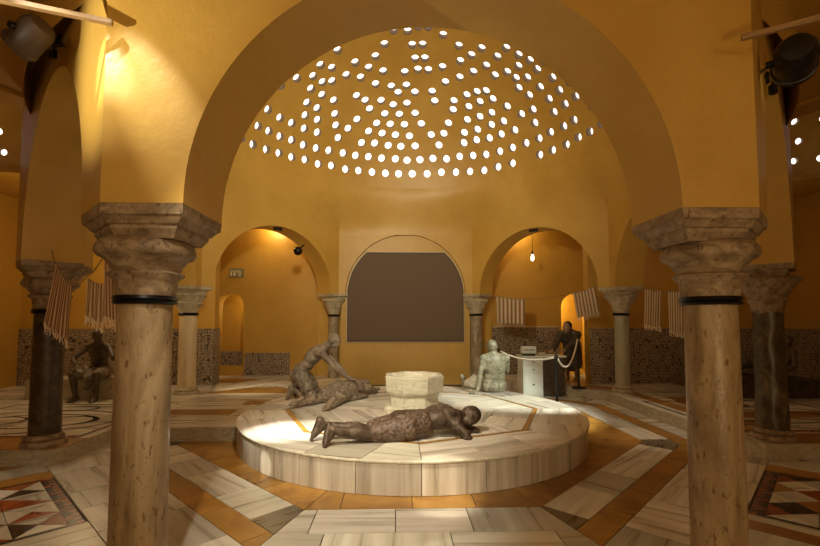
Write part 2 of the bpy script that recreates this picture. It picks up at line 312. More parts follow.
HOLES = [-3.29,1.63,-3.15,1.90,-2.96,2.18,-2.76,2.42,-2.54,2.65,-2.29,2.86,-2.03,3.06,-3.03,1.83,-2.88,2.06,-2.71,2.29,-2.51,2.50,-2.30,2.71,-2.05,2.90,-1.79,3.06,-2.83,1.80,-2.66,2.08,-2.47,2.31,-2.20,2.38,-2.25,2.54,-1.97,2.58,-2.00,2.74,-2.13,2.22,-1.95,2.41,-2.02,2.04,-1.82,2.25,-1.94,1.85,-1.78,2.04,-1.77,1.72,-2.24,1.72,-2.54,1.64,-1.60,2.44,-1.60,2.66,-1.60,2.83,-1.34,2.97,-1.13,2.90,-1.57,3.01,-1.48,3.22,-1.20,3.34,-0.90,3.43,-0.59,3.50,-0.26,3.54,0.02,3.56,0.33,3.54,-1.75,3.22,-1.44,3.38,-1.14,3.49,-0.82,3.58,-0.50,3.64,-0.18,3.67,0.15,3.67,-1.05,3.24,-0.75,3.31,-0.43,3.38,-0.13,3.41,0.21,3.40,-0.88,3.13,-0.57,3.21,-0.26,3.26,0.07,3.28,-0.69,3.05,-0.38,3.10,-0.05,3.12,-0.50,2.93,-0.17,2.96,0.19,2.94,-0.84,2.80,-0.31,2.80,0.00,2.78,-0.58,2.70,-1.11,2.52,-0.20,2.59,0.17,2.58,0.51,3.64,0.85,3.57,1.19,3.48,1.51,3.36,1.82,3.21,2.11,3.02,2.39,2.80,0.64,3.49,0.96,3.43,1.26,3.32,1.56,3.20,1.84,3.06,2.12,2.87,2.36,2.67,0.77,3.32,1.34,3.14,1.61,3.00,1.88,2.85,2.11,2.67,2.36,2.45,0.58,3.22,0.87,3.15,1.33,3.01,1.61,2.86,1.89,2.66,2.12,2.48,0.34,3.09,0.96,2.98,1.37,2.81,1.63,2.66,1.86,2.49,2.14,2.23,1.04,2.75,1.37,2.60,1.59,2.43,1.84,2.27,0.62,2.69,1.04,2.60,1.30,2.42,1.50,2.29,0.55,2.53,3.55,0.88,3.47,1.18,3.36,1.46,3.23,1.75,3.05,2.05,2.86,2.31,3.39,0.90,3.25,1.39,3.14,1.64,2.97,1.93,2.81,2.18,2.60,2.43,3.17,1.09,3.07,1.37,2.95,1.65,3.02,1.00,2.93,1.28,2.82,1.56,2.69,2.08,2.61,1.94,2.49,1.79,2.77,1.20,2.63,1.52,2.38,1.54,2.19,1.68,2.50,1.28,2.57,1.06,2.18,1.45,2.34,1.22,2.43,2.16,-0.29,1.37,-0.02,1.39,0.18,1.29,-1.18,1.36,-1.51,1.39,-1.41,1.57,-0.48,1.64,0.08,1.67,-0.67,1.86,-1.09,1.90,-0.82,2.06,-0.52,2.17,0.15,1.94,-1.56,1.86,-1.29,2.09,-1.00,2.21,-1.59,2.10,-0.69,2.39,-0.35,2.47,-0.02,2.46,-0.06,2.21,0.22,2.15,-0.93,2.64,0.38,1.28,0.68,1.40,1.01,1.55,0.29,1.65,0.35,1.92,1.08,1.84,1.28,1.66,1.45,1.46,1.77,1.49,1.89,1.25,1.60,1.75,2.13,1.25,0.73,2.04,0.44,2.14,1.37,1.96,1.80,1.85,2.01,1.67,1.11,2.15,0.82,2.31,2.28,1.81,1.68,2.20,-3.29,-1.63,-3.15,-1.90,-2.96,-2.18,-2.76,-2.42,-2.54,-2.65,-2.29,-2.86,-2.03,-3.06,-3.03,-1.83,-2.88,-2.06,-2.71,-2.29,-2.51,-2.50,-2.30,-2.71,-2.05,-2.90,-1.79,-3.06,-2.83,-1.80,-2.66,-2.08,-2.47,-2.31,-2.20,-2.38,-2.25,-2.54,-1.97,-2.58,-2.00,-2.74,-2.13,-2.22,-1.95,-2.41,-2.02,-2.04,-1.82,-2.25,-1.94,-1.85,-1.78,-2.04,-1.77,-1.72,-2.24,-1.72,-2.54,-1.64,-1.60,-2.44,-1.60,-2.66,-1.60,-2.83,-1.34,-2.97,-1.13,-2.90,-1.57,-3.01,-1.48,-3.22,-1.20,-3.34,-0.90,-3.43,-0.59,-3.50,-0.26,-3.54,0.02,-3.56,0.33,-3.54,-1.75,-3.22,-1.44,-3.38,-1.14,-3.49,-0.82,-3.58,-0.50,-3.64,-0.18,-3.67,0.15,-3.67,-1.05,-3.24,-0.75,-3.31,-0.43,-3.38,-0.13,-3.41,0.21,-3.40,-0.88,-3.13,-0.57,-3.21,-0.26,-3.26,0.07,-3.28,-0.69,-3.05,-0.38,-3.10,-0.05,-3.12,-0.50,-2.93,-0.17,-2.96,0.19,-2.94,-0.84,-2.80,-0.31,-2.80,0.00,-2.78,-0.58,-2.70,-1.11,-2.52,-0.20,-2.59,0.17,-2.58,0.51,-3.64,0.85,-3.57,1.19,-3.48,1.51,-3.36,1.82,-3.21,2.11,-3.02,2.39,-2.80,0.64,-3.49,0.96,-3.43,1.26,-3.32,1.56,-3.20,1.84,-3.06,2.12,-2.87,2.36,-2.67,0.77,-3.32,1.34,-3.14,1.61,-3.00,1.88,-2.85,2.11,-2.67,2.36,-2.45,0.58,-3.22,0.87,-3.15,1.61,-2.86,1.89,-2.66,2.12,-2.48,0.34,-3.09,0.96,-2.98,1.37,-2.81,1.63,-2.66,1.86,-2.49,2.14,-2.23,1.04,-2.75,1.37,-2.60,1.59,-2.43,1.84,-2.27,0.62,-2.69,1.30,-2.42,3.55,-0.88,3.47,-1.18,3.36,-1.46,3.23,-1.75,3.05,-2.05,2.86,-2.31,3.39,-0.90,3.25,-1.39,3.14,-1.64,2.97,-1.93,2.81,-2.18,2.60,-2.43,3.17,-1.09,3.07,-1.37,2.95,-1.65,3.02,-1.00,2.93,-1.28,2.82,-1.56,2.69,-2.08,2.61,-1.94,2.49,-1.79,2.77,-1.20,2.63,-1.52,2.38,-1.54,2.19,-1.68,2.50,-1.28,2.18,-1.45,2.43,-2.16,-0.29,-1.37,-0.02,-1.39,-1.18,-1.36,-1.51,-1.39,-0.48,-1.64,0.08,-1.67,-0.67,-1.86,-1.09,-1.90,-0.82,-2.06,-0.52,-2.17,0.15,-1.94,-1.56,-1.86,-1.29,-2.09,-1.00,-2.21,-0.69,-2.39,-0.02,-2.46,-0.06,-2.21,0.22,-2.15,0.38,-1.28,0.68,-1.40,1.01,-1.55,1.08,-1.84,1.28,-1.66,1.45,-1.46,1.77,-1.49,1.89,-1.25,1.60,-1.75,0.73,-2.04,1.37,-1.96,1.80,-1.85,1.11,-2.15,0.82,-2.31,0.53,-2.41,1.37,-2.21,0.95,-2.49]
HOLES = list(zip(HOLES[::2], HOLES[1::2]))
def dome(name, cx, cy, z0, rx, cz, th, holes, hr, label, group, e0=0, single=None):
    """pierced shell: spots are (position, outward normal); every hole gets its own glass"""
    bm = B(); NU, NV = 96, 24; rows = []
    for th_, rev in ((0, 0), (th, 1)):
        rr = [[bm.verts.new((cx+(rx+th_)*math.cos(e)*math.cos(2*PI*k/NU), cy+(rx+th_)*math.cos(e)*math.sin(2*PI*k/NU), z0+(cz+th_)*math.sin(e))) for k in range(NU)] for e in [e0+(PI/2-e0)*i/NV for i in range(NV)]]
        top = bm.verts.new((cx, cy, z0+cz+th_))
        for i in range(NV-1):
            for k in range(NU): bm.faces.new((rr[i][k], rr[i][(k+1) % NU], rr[i+1][(k+1) % NU], rr[i+1][k]))
        for k in range(NU): bm.faces.new((rr[-1][k], rr[-1][(k+1) % NU], top))
        rows.append(rr[0])
    for k in range(NU): bm.faces.new((rows[0][k], rows[0][(k+1) % NU], rows[1][(k+1) % NU], rows[1][k]))
    bmesh.ops.recalc_face_normals(bm, faces=bm.faces)
    me = bpy.data.meshes.new(name); bm.to_mesh(me); bm.free()
    o = link(name, me, PLASTER); o['kind'] = 'structure'
    cb = B(); spots = []
    for x, y, z in holes:
        p = Vector((x, y, z)); nn = Vector(((x-cx)/rx**2, (y-cy)/rx**2, (z-z0)/cz**2)).normalized()
        q = nn.to_track_quat('Z', 'Y').to_matrix().to_4x4()
        bmesh.ops.create_cone(cb, cap_ends=True, segments=14, radius1=hr, radius2=hr*1.04, depth=th*3, matrix=Matrix.Translation(p+nn*th*.5) @ q)
        spots.append((p+nn*(th*.5), q))
    cm = bpy.data.meshes.new('cut'); cb.to_mesh(cm); cb.free(); co = bpy.data.objects.new('cut', cm); C.objects.link(co)
    md = o.modifiers.new('b', 'BOOLEAN'); md.operation = 'DIFFERENCE'; md.object = co; md.solver = 'EXACT'
    dg = bpy.context.evaluated_depsgraph_get(); new = bpy.data.meshes.new_from_object(o.evaluated_get(dg))
    o.modifiers.clear(); o.data = new; bpy.data.objects.remove(co)
    new.materials.clear(); new.materials.append(PLASTER); new.materials.append(PIPE)
    for f in new.polygons:
        c = f.center; nn = Vector(((c.x-cx)/rx**2, (c.y-cy)/rx**2, (c.z-z0)/cz**2)).normalized()
        if abs(f.normal.dot(nn)) < .5 and c.z > z0+cz*math.sin(e0)+.05: f.material_index = 1
    auto(o, 35)
    bm = B(); lathe(bm, [(hr*.5, -.012), (hr*1.005, -.004), (hr*1.005, .02), (hr*.6, .035)], (0, 0, 0), 14)
    first = obj('skylight', bm, GLASS, None, True); tag(first, label, 'skylight', group)
    k = 0
    for i, (p, q) in enumerate(spots):
        if single and not single(p):
            REST.append(Matrix.Translation(p) @ q @ Matrix.Diagonal((hr/.092, hr/.092, 1, 1))); continue
        g = first if k == 0 else first.copy()
        if k: C.objects.link(g)
        g.matrix_world = Matrix.Translation(p) @ q; k += 1
pos = [(x, y, DZ0+DC*math.sqrt(max(0, 1-(x*x+y*y)/DX**2))) for x, y in HOLES]
dome('ceiling_main_dome', 0, 0, DZ0, DX, DC, .25, pos, .086, 'small round glass skylight set in a hole of the big pierced dome', 'round skylights of the main dome', E0, lambda p: p.y > .0)
for s in (-1, 1):
    cx, cy, z0, rx, cz = s*6.6, -.9, 4.25, 1.85, 1.8; hp = []
    for j, (e, n_) in enumerate(((10, 30), (21, 28), (32, 24), (43, 20), (55, 14))):
        e = math.radians(e)
        for k in range(n_):
            if j >= 2 and k % 4 == 3: continue
            a = 2*PI*(k+.5*(j % 2))/n_; hp.append((cx+rx*math.cos(e)*math.cos(a), cy+rx*math.cos(e)*math.sin(a), z0+cz*math.sin(e)))
    dome('ceiling_left_dome' if s < 0 else 'ceiling_right_dome', cx, cy, z0, rx, cz, .15, hp, .058,
         'small round glass skylight in the low dome over the %s bay' % ('left' if s < 0 else 'right'), 'round skylights of the %s bay' % ('left' if s < 0 else 'right'), 0, lambda p: p.y > .15)
bm = B()
for M_ in REST:
    b2 = B(); lathe(b2, [(.092*.5, -.012), (.0925, -.004), (.0925, .02), (.055, .035)], (0, 0, 0), 14); bmesh.ops.transform(b2, matrix=M_, verts=b2.verts)
    mm = bpy.data.meshes.new('t'); b2.to_mesh(mm); b2.free(); bm.from_mesh(mm); bpy.data.meshes.remove(mm)
tag(obj('skylight', bm, GLASS, None, True), 'remaining round glass skylights on the near halves of the domes', 'skylight', None, 'stuff')

# ------------------------------------------------------------------ outer rooms
XL, YF, YB, YA = 8.5, -9.2, 3.0, 4.7
def wallbox(name, a, b, m=PLASTER_IN):
    bm = B(); box(bm, a, b); return struct(name, bm, m)
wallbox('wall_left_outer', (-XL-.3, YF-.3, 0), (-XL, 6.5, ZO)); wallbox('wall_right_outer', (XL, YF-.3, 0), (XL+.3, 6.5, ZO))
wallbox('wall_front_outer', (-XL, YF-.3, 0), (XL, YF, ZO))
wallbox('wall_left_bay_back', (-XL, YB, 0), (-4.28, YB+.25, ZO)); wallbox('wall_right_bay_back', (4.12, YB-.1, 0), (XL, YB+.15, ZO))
def door_wall(name, x0, x1, d0, d1, sill, top, y0=YA, y1=YA+.45):
    """wall along x with one round-headed doorway"""
    bm = B(); r = (d1-d0)/2; c = (d0+d1)/2; zs = top-r
    box(bm, (x0, y0, 0), (d0, y1, ZO)); box(bm, (d1, y0, 0), (x1, y1, ZO))
    if sill: box(bm, (d0, y0, 0), (d1, y1, sill))
    n_ = 20; lo = []
    for i in range(n_+1):
        a = PI-PI*i/n_; x = c+r*math.cos(a); z = zs+r*math.sin(a)
        lo.append([bm.verts.new((x, y0, z)), bm.verts.new((x, y1, z)), bm.verts.new((x, y1, ZO)), bm.verts.new((x, y0, ZO))])
    for i in range(n_):
        for j in range(4): bm.faces.new((lo[i][j], lo[i][(j+1) % 4], lo[i+1][(j+1) % 4], lo[i+1][j]))
    bm.faces.new(lo[0]); bm.faces.new(lo[-1][::-1]); return struct(name, bm, PLASTER_IN)
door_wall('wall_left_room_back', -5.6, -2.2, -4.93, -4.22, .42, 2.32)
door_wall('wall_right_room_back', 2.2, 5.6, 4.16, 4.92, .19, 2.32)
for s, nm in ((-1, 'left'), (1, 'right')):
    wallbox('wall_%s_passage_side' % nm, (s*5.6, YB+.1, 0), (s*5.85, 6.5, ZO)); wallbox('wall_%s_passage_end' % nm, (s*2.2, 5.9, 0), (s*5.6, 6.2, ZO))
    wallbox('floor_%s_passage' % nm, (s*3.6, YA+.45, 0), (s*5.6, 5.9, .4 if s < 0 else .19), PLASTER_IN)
# ceiling slab with round openings for the three domes
bm = B(); NX, NY = 62, 64
def hole_d(x, y): return min(math.hypot(x, y)-4.6, math.hypot(x-6.6, y+.9)-1.85, math.hypot(x+6.6, y+.9)-1.85)
x0, x1, y0, y1 = -XL-.3, XL+.3, YF-.3, 6.5
V = {}
for i in range(NX+1):
    for j in range(NY+1):
        x, y = x0+(x1-x0)*i/NX, y0+(y1-y0)*j/NY
        V[i, j] = [x, y]
def snap(x, y):
    for cx, cy, r in ((0, 0, 4.6), (6.6, -.9, 1.85), (-6.6, -.9, 1.85)):
        d = math.hypot(x-cx, y-cy)
        if d < r+.001 and d > 1e-6: return cx+(x-cx)*r/d, cy+(y-cy)*r/d
    return x, y
vv = {}
for i in range(NX):
    for j in range(NY):
        q = [(i, j), (i+1, j), (i+1, j+1), (i, j+1)]
        ds = [hole_d(*V[k]) for k in q]
        if max(ds) <= 0: continue
        ring = []
        for k in q:
            if k not in vv: vv[k] = bm.verts.new((*(snap(*V[k]) if hole_d(*V[k]) < 0 else V[k]), ZO))
            ring.append(vv[k])
        bm.faces.new(ring)
r = bmesh.ops.extrude_face_region(bm, geom=bm.faces[:]); bmesh.ops.translate(bm, verts=[g for g in r['geom'] if isinstance(g, bmesh.types.BMVert)], vec=(0, 0, .12))
struct('ceiling', bm, PLASTER_IN)
for s_ in (-1, 1):                                            # plain cornice ring at the foot of each bay dome
    bm = B(); rr = [[bm.verts.new((s_*6.6+q*math.cos(2*PI*k/80), -.9+q*math.sin(2*PI*k/80), z_)) for k in range(80)] for q, z_ in ((1.83, 4.21), (2.2, 4.21), (2.2, 4.30), (1.83, 4.30))]
    for i in range(4):
        for k in range(80): bm.faces.new((rr[i][k], rr[i][(k+1) % 80], rr[(i+1) % 4][(k+1) % 80], rr[(i+1) % 4][k]))
    auto(struct('trim_%d' % (21 if s_ < 0 else 22), bm, PLASTER_IN), 30)
bm = B(); rr = [[bm.verts.new((q*math.cos(2*PI*k/80), q*math.sin(2*PI*k/80), z_)) for k in range(80)] for q, z_ in ((4.45, 4.26), (5.0, 4.26), (5.0, 4.33), (4.45, 4.33))]
for i in range(4):
    for k in range(80): bm.faces.new((rr[i][k], rr[i][(k+1) % 80], rr[(i+1) % 4][(k+1) % 80], rr[(i+1) % 4][k]))
auto(struct('trim_23', bm, PLASTER_IN), 30)
# tiled dados, door thresholds
def panel(name, a, b, m, bev=0):
    bm = B(); box(bm, a, b, 0, bev); return struct(name, bm, m)
ti = [0]
def trim(a, b, m=DADO): ti[0] += 1; return panel('trim_%d' % ti[0], a, b, m)
trim((-XL, YB-.03, RAISE), (-4.28, YB, 1.42)); trim((-4.27, YB-.03, RAISE), (-4.25, YB+.25, 1.42))
trim((-4.17, YA-.03, RAISE), (-3.0, YA, .76))
trim((2.3, YA-.03, RAISE), (4.08, YA, 1.42)); trim((4.13, YB-.13, RAISE), (XL, YB-.1, 1.42)); trim((XL-.03, -1.5, RAISE), (XL, YB-.13, 1.42))
trim((2.3, YA-.035, 1.42), (4.08, YA, 1.45), FRAME_L)
trim((-4.9, YA+.3, .42), (-4.3, YA+.34, .78)); 
# ------------------------------------------------------------------ floor
class Tiles:
    def __init__(s): s.bm = B(); s.uv = s.bm.loops.layers.uv.new('UVMap'); s.cl = s.bm.loops.layers.float_color.new('tint'); s.rnd = random.Random(3)
    def add(s, poly, mi, z=0, ang=None, gap=.004, tint=None, thick=.012):
        area = sum(poly[i][0]*poly[(i+1) % len(poly)][1]-poly[(i+1) % len(poly)][0]*poly[i][1] for i in range(len(poly)))/2
        if abs(area) < .0008: return
        if area < 0: poly = poly[::-1]
        # inset every edge by the joint half-width
        out = poly
        n = len(poly)
        for i in range(n):
            a, b = Vector(poly[i]), Vector(poly[(i+1) % n]); d = b-a
            if d.length < 1e-5: continue
            nn = Vector((-d.y, d.x)).normalized(); out = clip(out, nn, nn.dot(a)+gap)
            if len(out) < 3: return
        c = sum((Vector(p) for p in out), Vector((0, 0)))/len(out)
        if ang is None: ang = math.atan2((Vector(poly[1])-Vector(poly[0])).y, (Vector(poly[1])-Vector(poly[0])).x)
        ang += s.rnd.uniform(-.12, .12); ox, oy = s.rnd.uniform(0, 60), s.rnd.uniform(0, 60)
        t = tint if tint else s.rnd.uniform(.62, 1.1); tc = (t*s.rnd.uniform(.97, 1.03), t, t*s.rnd.uniform(.93, 1.03), 1)
        top = [s.bm.verts.new((p[0], p[1], z)) for p in out]; lo = [s.bm.verts.new((p[0], p[1], z-thick)) for p in out]
        fs = [s.bm.faces.new(top)]+[s.bm.faces.new((lo[i], lo[(i+1) % len(out)], top[(i+1) % len(out)], top[i])) for i in range(len(out))]
        ca, sa = math.cos(-ang), math.sin(-ang)
        for f in fs:
            f.material_index = mi
            for l in f.loops:
                x, y = l.vert.co.x-c.x, l.vert.co.y-c.y; l[s.uv].uv = (x*ca-y*sa+ox, x*sa+y*ca+oy+l.vert.co.z); l[s.cl] = tc
def clip(poly, n, d):
    """keep the part of a convex polygon where n.p >= d"""
    out = []; m = len(poly)
    for i in range(m):
        a, b = Vector(poly[i]), Vector(poly[(i+1) % m]); da, db = n.dot(a)-d, n.dot(b)-d
        if da >= 0: out.append(tuple(a))
        if (da > 0 and db < 0) or (da < 0 and db > 0): out.append(tuple(a+(b-a)*(da/(da-db))))
    return out
def strips(poly, u, sizes, off=0):
    """cut a convex polygon across direction u into pieces of the given lengths"""
    u = Vector(u).normalized(); lo = min(u.dot(Vector(p)) for p in poly); hi = max(u.dot(Vector(p)) for p in poly)
    t = lo+off; res = []; i = 0
    cuts = [lo-1]
    while t < hi-.12:
        if t > lo+.05: cuts.append(t)
        t += sizes[i % len(sizes)]; i += 1
    cuts.append(hi+1)
    for a, b in zip(cuts, cuts[1:]):
        q = clip(clip(poly, u, a), -u, -b)
        if len(q) >= 3: res.append(q)
    return res
MATS_F = [MARBLE, OCHRE, GREYST, DARKST, REDST, GROUT]
T = Tiles()
def ring_band(d0, d1, mi, sizes, sides=range(8), region=None, z=0, off=0, tints=None, dd=None):
    """band between two concentric octagons, cut into slabs side by side"""
    for k in sides:
        a0, a1 = (dd(k, d0), dd(k, d1)) if dd else (d0, d1)
        n, u = side_frame(k); kp, kn = (k-1) % 8, (k+1) % 8
        def corner(d, da, db, s):
            # meeting point of this side's line with the neighbour's
            n2 = side_frame(kn if s > 0 else kp)[0]; e = d[1] if False else 0
            return None
        pl = []
        for d, s in ((a0, -1), (a0, 1), (a1, 1), (a1, -1)):
            m_ = side_frame(kn if s > 0 else kp)[0]; dn = (dd(kn if s > 0 else kp, d0 if d == a0 else d1) if dd else d)
            # solve n.p=d, m.p=dn
            det = n.x*m_.y-n.y*m_.x; pl.append(((d*m_.y-dn*n.y)/det, (n.x*dn-m_.x*d)/det))
        if region:
            for nn, c in region:
                pl = clip(pl, Vector(nn), c)
                if len(pl) < 3: break
        if len(pl) < 3: continue
        base_ang = math.atan2(u.y, u.x)
        for q in strips(pl, (u.x, u.y), sizes, off if not isinstance(off, dict) else off.get(k, 0)):
            m_i = mi if not callable(mi) else mi(T.rnd)
            T.add(q, m_i, z, base_ang if T.rnd.random() < .7 else base_ang+PI/2)
def dshift(k, d):
    # the paving is a slightly irregular octagon: a bit deeper towards the front
    return d*1.075 if k == 0 else d*1.02 if k in (2, 6) else d
LOW = []  # zone on the lower level: everything ahead of the raised left floor
ring_band(2.3, 2.98, 1, [.62, .55, .7], dd=dshift, off=.3)
ring_band(2.98, 3.38, lambda r: 2 if r.random() < .22 else 0, [.66, .6, .72], dd=dshift, off=.25)
ring_band(3.38, 3.62, 1, [.7, .6], sides=(1, 2, 3, 5, 6, 7), dd=dshift)
ring_band(3.38, 3.75, 0, [.95, .8], sides=(0,), dd=dshift, off=.5)
ring_band(3.62, 4.28, 0, [.6, .75, .5], sides=(1, 2, 3, 5, 6, 7), dd=dshift, off=.2)
ring_band(3.75, 5.6, 0, [.7, .9], sides=(0,), dd=dshift, off=.2)
# corner rooms at the front: border, geometric inlay field, border
for s in (-1, 1):
    n = Vector((s*.7071, -.7071)); t = Vector((.7071, s*.7071))*(1 if s > 0 else -1); t = Vector((-n.y, n.x))*(-s)
    if t.x*s < 0: pass
    def Q(a0, a1, b0, b1): return [tuple(n*a0+t*b0), tuple(n*a1+t*b0), tuple(n*a1+t*b1), tuple(n*a0+t*b1)]
    sg = t.dot(Vector((0, -1)))  # t positive must run towards the camera
    if sg < 0: t = -t
    a0, a1, b0, b1 = 4.30, 5.75, -.98, .47
    W_ = .05
    # plain slabs around the inlaid square
    for (p0, p1, q0, q1) in ((4.28, 7.8, -3.2, -1.25), (4.28, 7.8, .62, 3.4), (6.0, 7.8, -1.25, .62)):
        for q in strips(Q(p0, p1, q0, q1), tuple(n), [.8, .7]):
            for r_ in strips(q, tuple(t), [.62, .75], .2): T.add(r_, 0 if T.rnd.random() < .7 else 1, 0, tint=T.rnd.uniform(.6, .95))
    T.add(Q(4.28, 6.0, -1.25, -.99), 1, 0); T.add(Q(4.28, 6.0, .48, .62), 0, 0); T.add(Q(5.76, 6.0, -.99, .48), 0, 0); 
    # checkered dark border then thin black frame
    k = 0; b = b0
    while b < b1: T.add(Q(a0, a0+W_, b, min(b+.05, b1)), 3 if k % 2 else 4, 0, gap=0); T.add(Q(a0+W_, a0+2*W_, b, min(b+.05, b1)), 4 if k % 5 == 0 else 3, 0, gap=0); b += .05; k += 1
    T.add(Q(a0+.1, a1, b0, b0+.03), 3, 0, gap=0); T.add(Q(a0+.1, a1, b1-.03, b1), 3, 0, gap=0); T.add(Q(a1-.03, a1, b0+.03, b1-.03), 3, 0, gap=0)
    # triangles radiating in red, white and black
    A0, A1, B0, B1 = a0+.1, a1-.03, b0+.03, b1-.03; m = 4; da, db = (A1-A0)/m, (B1-B0)/m
    for i in range(m):
        for j in range(m):
            p = [(A0+da*i, B0+db*j), (A0+da*(i+1), B0+db*j), (A0+da*(i+1), B0+db*(j+1)), (A0+da*i, B0+db*(j+1))]; c = (A0+da*(i+.5), B0+db*(j+.5))
            for e in range(4):
                tri = [tuple(n*v[0]+t*v[1]) for v in (p[e], p[(e+1) % 4], c)]
                T.add(tri, (4, 0, 3, 0, 4, 4, 0, 0)[(e+2*i+3*j) % 8] if s < 0 else (3, 0, 0, 4, 0, 1)[(e+i+2*j) % 6], 0, gap=.003)
# raised floors left, right and behind
def raised(name, poly, z, rows, cols, tint=(.7, 1.0)):
    bm = B(); prism(bm, poly, 0, z-.006); o = struct(name, bm, MARBLE_R); return o
MARBLE_R = stone('riser_marble', [(.28, .25, .17), (.46, .41, .3), (.58, .53, .41)], 5, (1, 1, 3), .4, 2)
GL = [(-XL, -1.98), (-4.02, -1.98), (-3.95, -1.80), (-3.95, -1.0), (-2.26, -1.0), (-2.365, -.6), (-2.26, .1), (-1.9, .85), (-1.4, 1.32), (-1.4, 4.2), (-1.55, 5.9), (-XL, 5.9)]
GR = [(XL, -2.0), (4.02, -2.0), (3.95, -1.85), (3.95, 1.82), (1.5, 4.25), (1.5, 5.9), (XL, 5.9)]
raised('floor_left_raised', GL, RAISE, 0, 0); raised('floor_right_raised', GR[::-1], RAISE, 0, 0)
def raised_tiles(convex, ang, sizes_u, sizes_v, mi=0, gap=.004, z=RAISE, tint=None):
    u = (math.cos(ang), math.sin(ang)); v = (-u[1], u[0])
    for q in strips(convex, v, sizes_v):
        for r_ in strips(q, u, sizes_u, T.rnd.uniform(0, .5)): T.add(r_, mi if not callable(mi) else mi(T.rnd), z, ang, gap, tint)
mixm = lambda r: 0 if r.random() < .8 else 1
# left: kerb along the edge, then iwan field, then the stretch that runs up to the round platform
raised_tiles([(-3.95, -1.0), (-2.26, -1.0), (-2.365, -.6), (-3.95, -.6)], 0, [.9, .8], [.42], 0)
raised_tiles([(-3.95, -.6), (-2.365, -.6), (-2.26, .1), (-1.9, .85), (-1.4, 1.32), (-3.0, 2.9), (-3.95, 1.9)], 0, [1.1, .8], [.4], mixm)
raised_tiles([(-1.4, 1.32), (-1.4, 4.2), (-2.2, 4.66), (-3.0, 2.9)], .8, [.9], [.45], 0)
raised_tiles([(-3.95, 1.9), (-3.0, 2.9), (-4.24, 3.31), (-4.24, 2.95)], .8, [.8], [.45], 0)
raised_tiles([(-3.0, 2.9), (-2.2, 4.66), (-4.9, 4.66), (-4.9, 3.3), (-4.24, 3.3)], .8, [.8], [.45], mixm)
raised_tiles([(-XL, -1.98), (-4.02, -1.98), (-3.95, -1.8), (-3.95, -1.5), (-XL, -1.5)], 0, [.8], [.5], 1)
raised_tiles([(-XL, -1.5), (-3.95, -1.5), (-3.95, 1.9), (-4.2, 2.97), (-XL, 2.97)], 0, [1.0, .8], [.45], 0)
raised_tiles([(3.95, -1.85), (3.95, 1.82), (4.25, 1.52), (4.25, -1.85)][::-1], PI/2, [.7, .6], [.3], 0)
raised_tiles([(3.95, 1.82), (1.5, 4.25), (1.9, 4.25), (4.25, 1.9)][::-1], -PI/4, [.8], [.35], 0)
raised_tiles([(4.25, -1.85), (4.5, -1.85), (4.5, 2.0), (4.25, 1.9)], PI/2, [.7], [.3], 1)
raised_tiles([(4.5, -2.0), (XL, -2.0), (XL, 2.88), (4.1, 2.88), (4.5, 2.0)], 0, [1.0, .8], [.45], mixm)
raised_tiles([(4.25, 1.9), (1.9, 4.25), (2.3, 4.66), (4.1, 4.66), (4.1, 2.88), (4.5, 2.0)], -PI/4, [.8], [.4], mixm)
# dark inlaid loops on the raised iwan floors
def inlay(pts, w, z, mi=3):
    for a, b in zip(pts, pts[1:]):
        a, b = Vector(a), Vector(b); d = (b-a)
        if d.length < 1e-4: continue
        nn = Vector((-d.y, d.x)).normalized()*w/2; e = d.normalized()*w*.3
        T.add([tuple(a-e-nn), tuple(b+e-nn), tuple(b+e+nn), tuple(a-e+nn)], mi, z+.0015, gap=0, thick=.002)
for s in (-1, 1):
    for cx, cy, rx, ry in ((s*5.35, -.55, 1.15, .75), (s*5.35, -.55, .8, .45), (s*4.85, -.55, .35, .28), (s*5.85, -.55, .35, .28), (s*5.35, .35, .3, .2)):
        inlay([(cx+rx*math.cos(2*PI*i/28), cy+ry*math.sin(2*PI*i/28)) for i in range(29)], .045, RAISE)
    inlay([(s*4.1, -1.4), (s*6.6, -1.4), (s*6.6, .7), (s*4.1, .7), (s*4.1, -1.4)], .05, RAISE)
    inlay([(s*4.1, -1.46), (s*6.6, -1.46)], .07, RAISE, 4)
me = bpy.data.meshes.new('floor'); 
b0 = T.bm
lo = [b0.verts.new((x, y, -.008)) for x, y in ((-XL, YF), (XL, YF), (XL, 6.2), (-XL, 6.2))]
ll = [b0.verts.new((x, y, -.15)) for x, y in ((-XL, YF), (XL, YF), (XL, 6.2), (-XL, 6.2))]
for f in (b0.faces.new(lo), b0.faces.new(ll[::-1])): f.material_index = 5
for i in range(4): b0.faces.new((ll[i], ll[(i+1) % 4], lo[(i+1) % 4], lo[i])).material_index = 5
b0.to_mesh(me); b0.free(); o = link('floor', me, MATS_F); o['kind'] = 'structure'

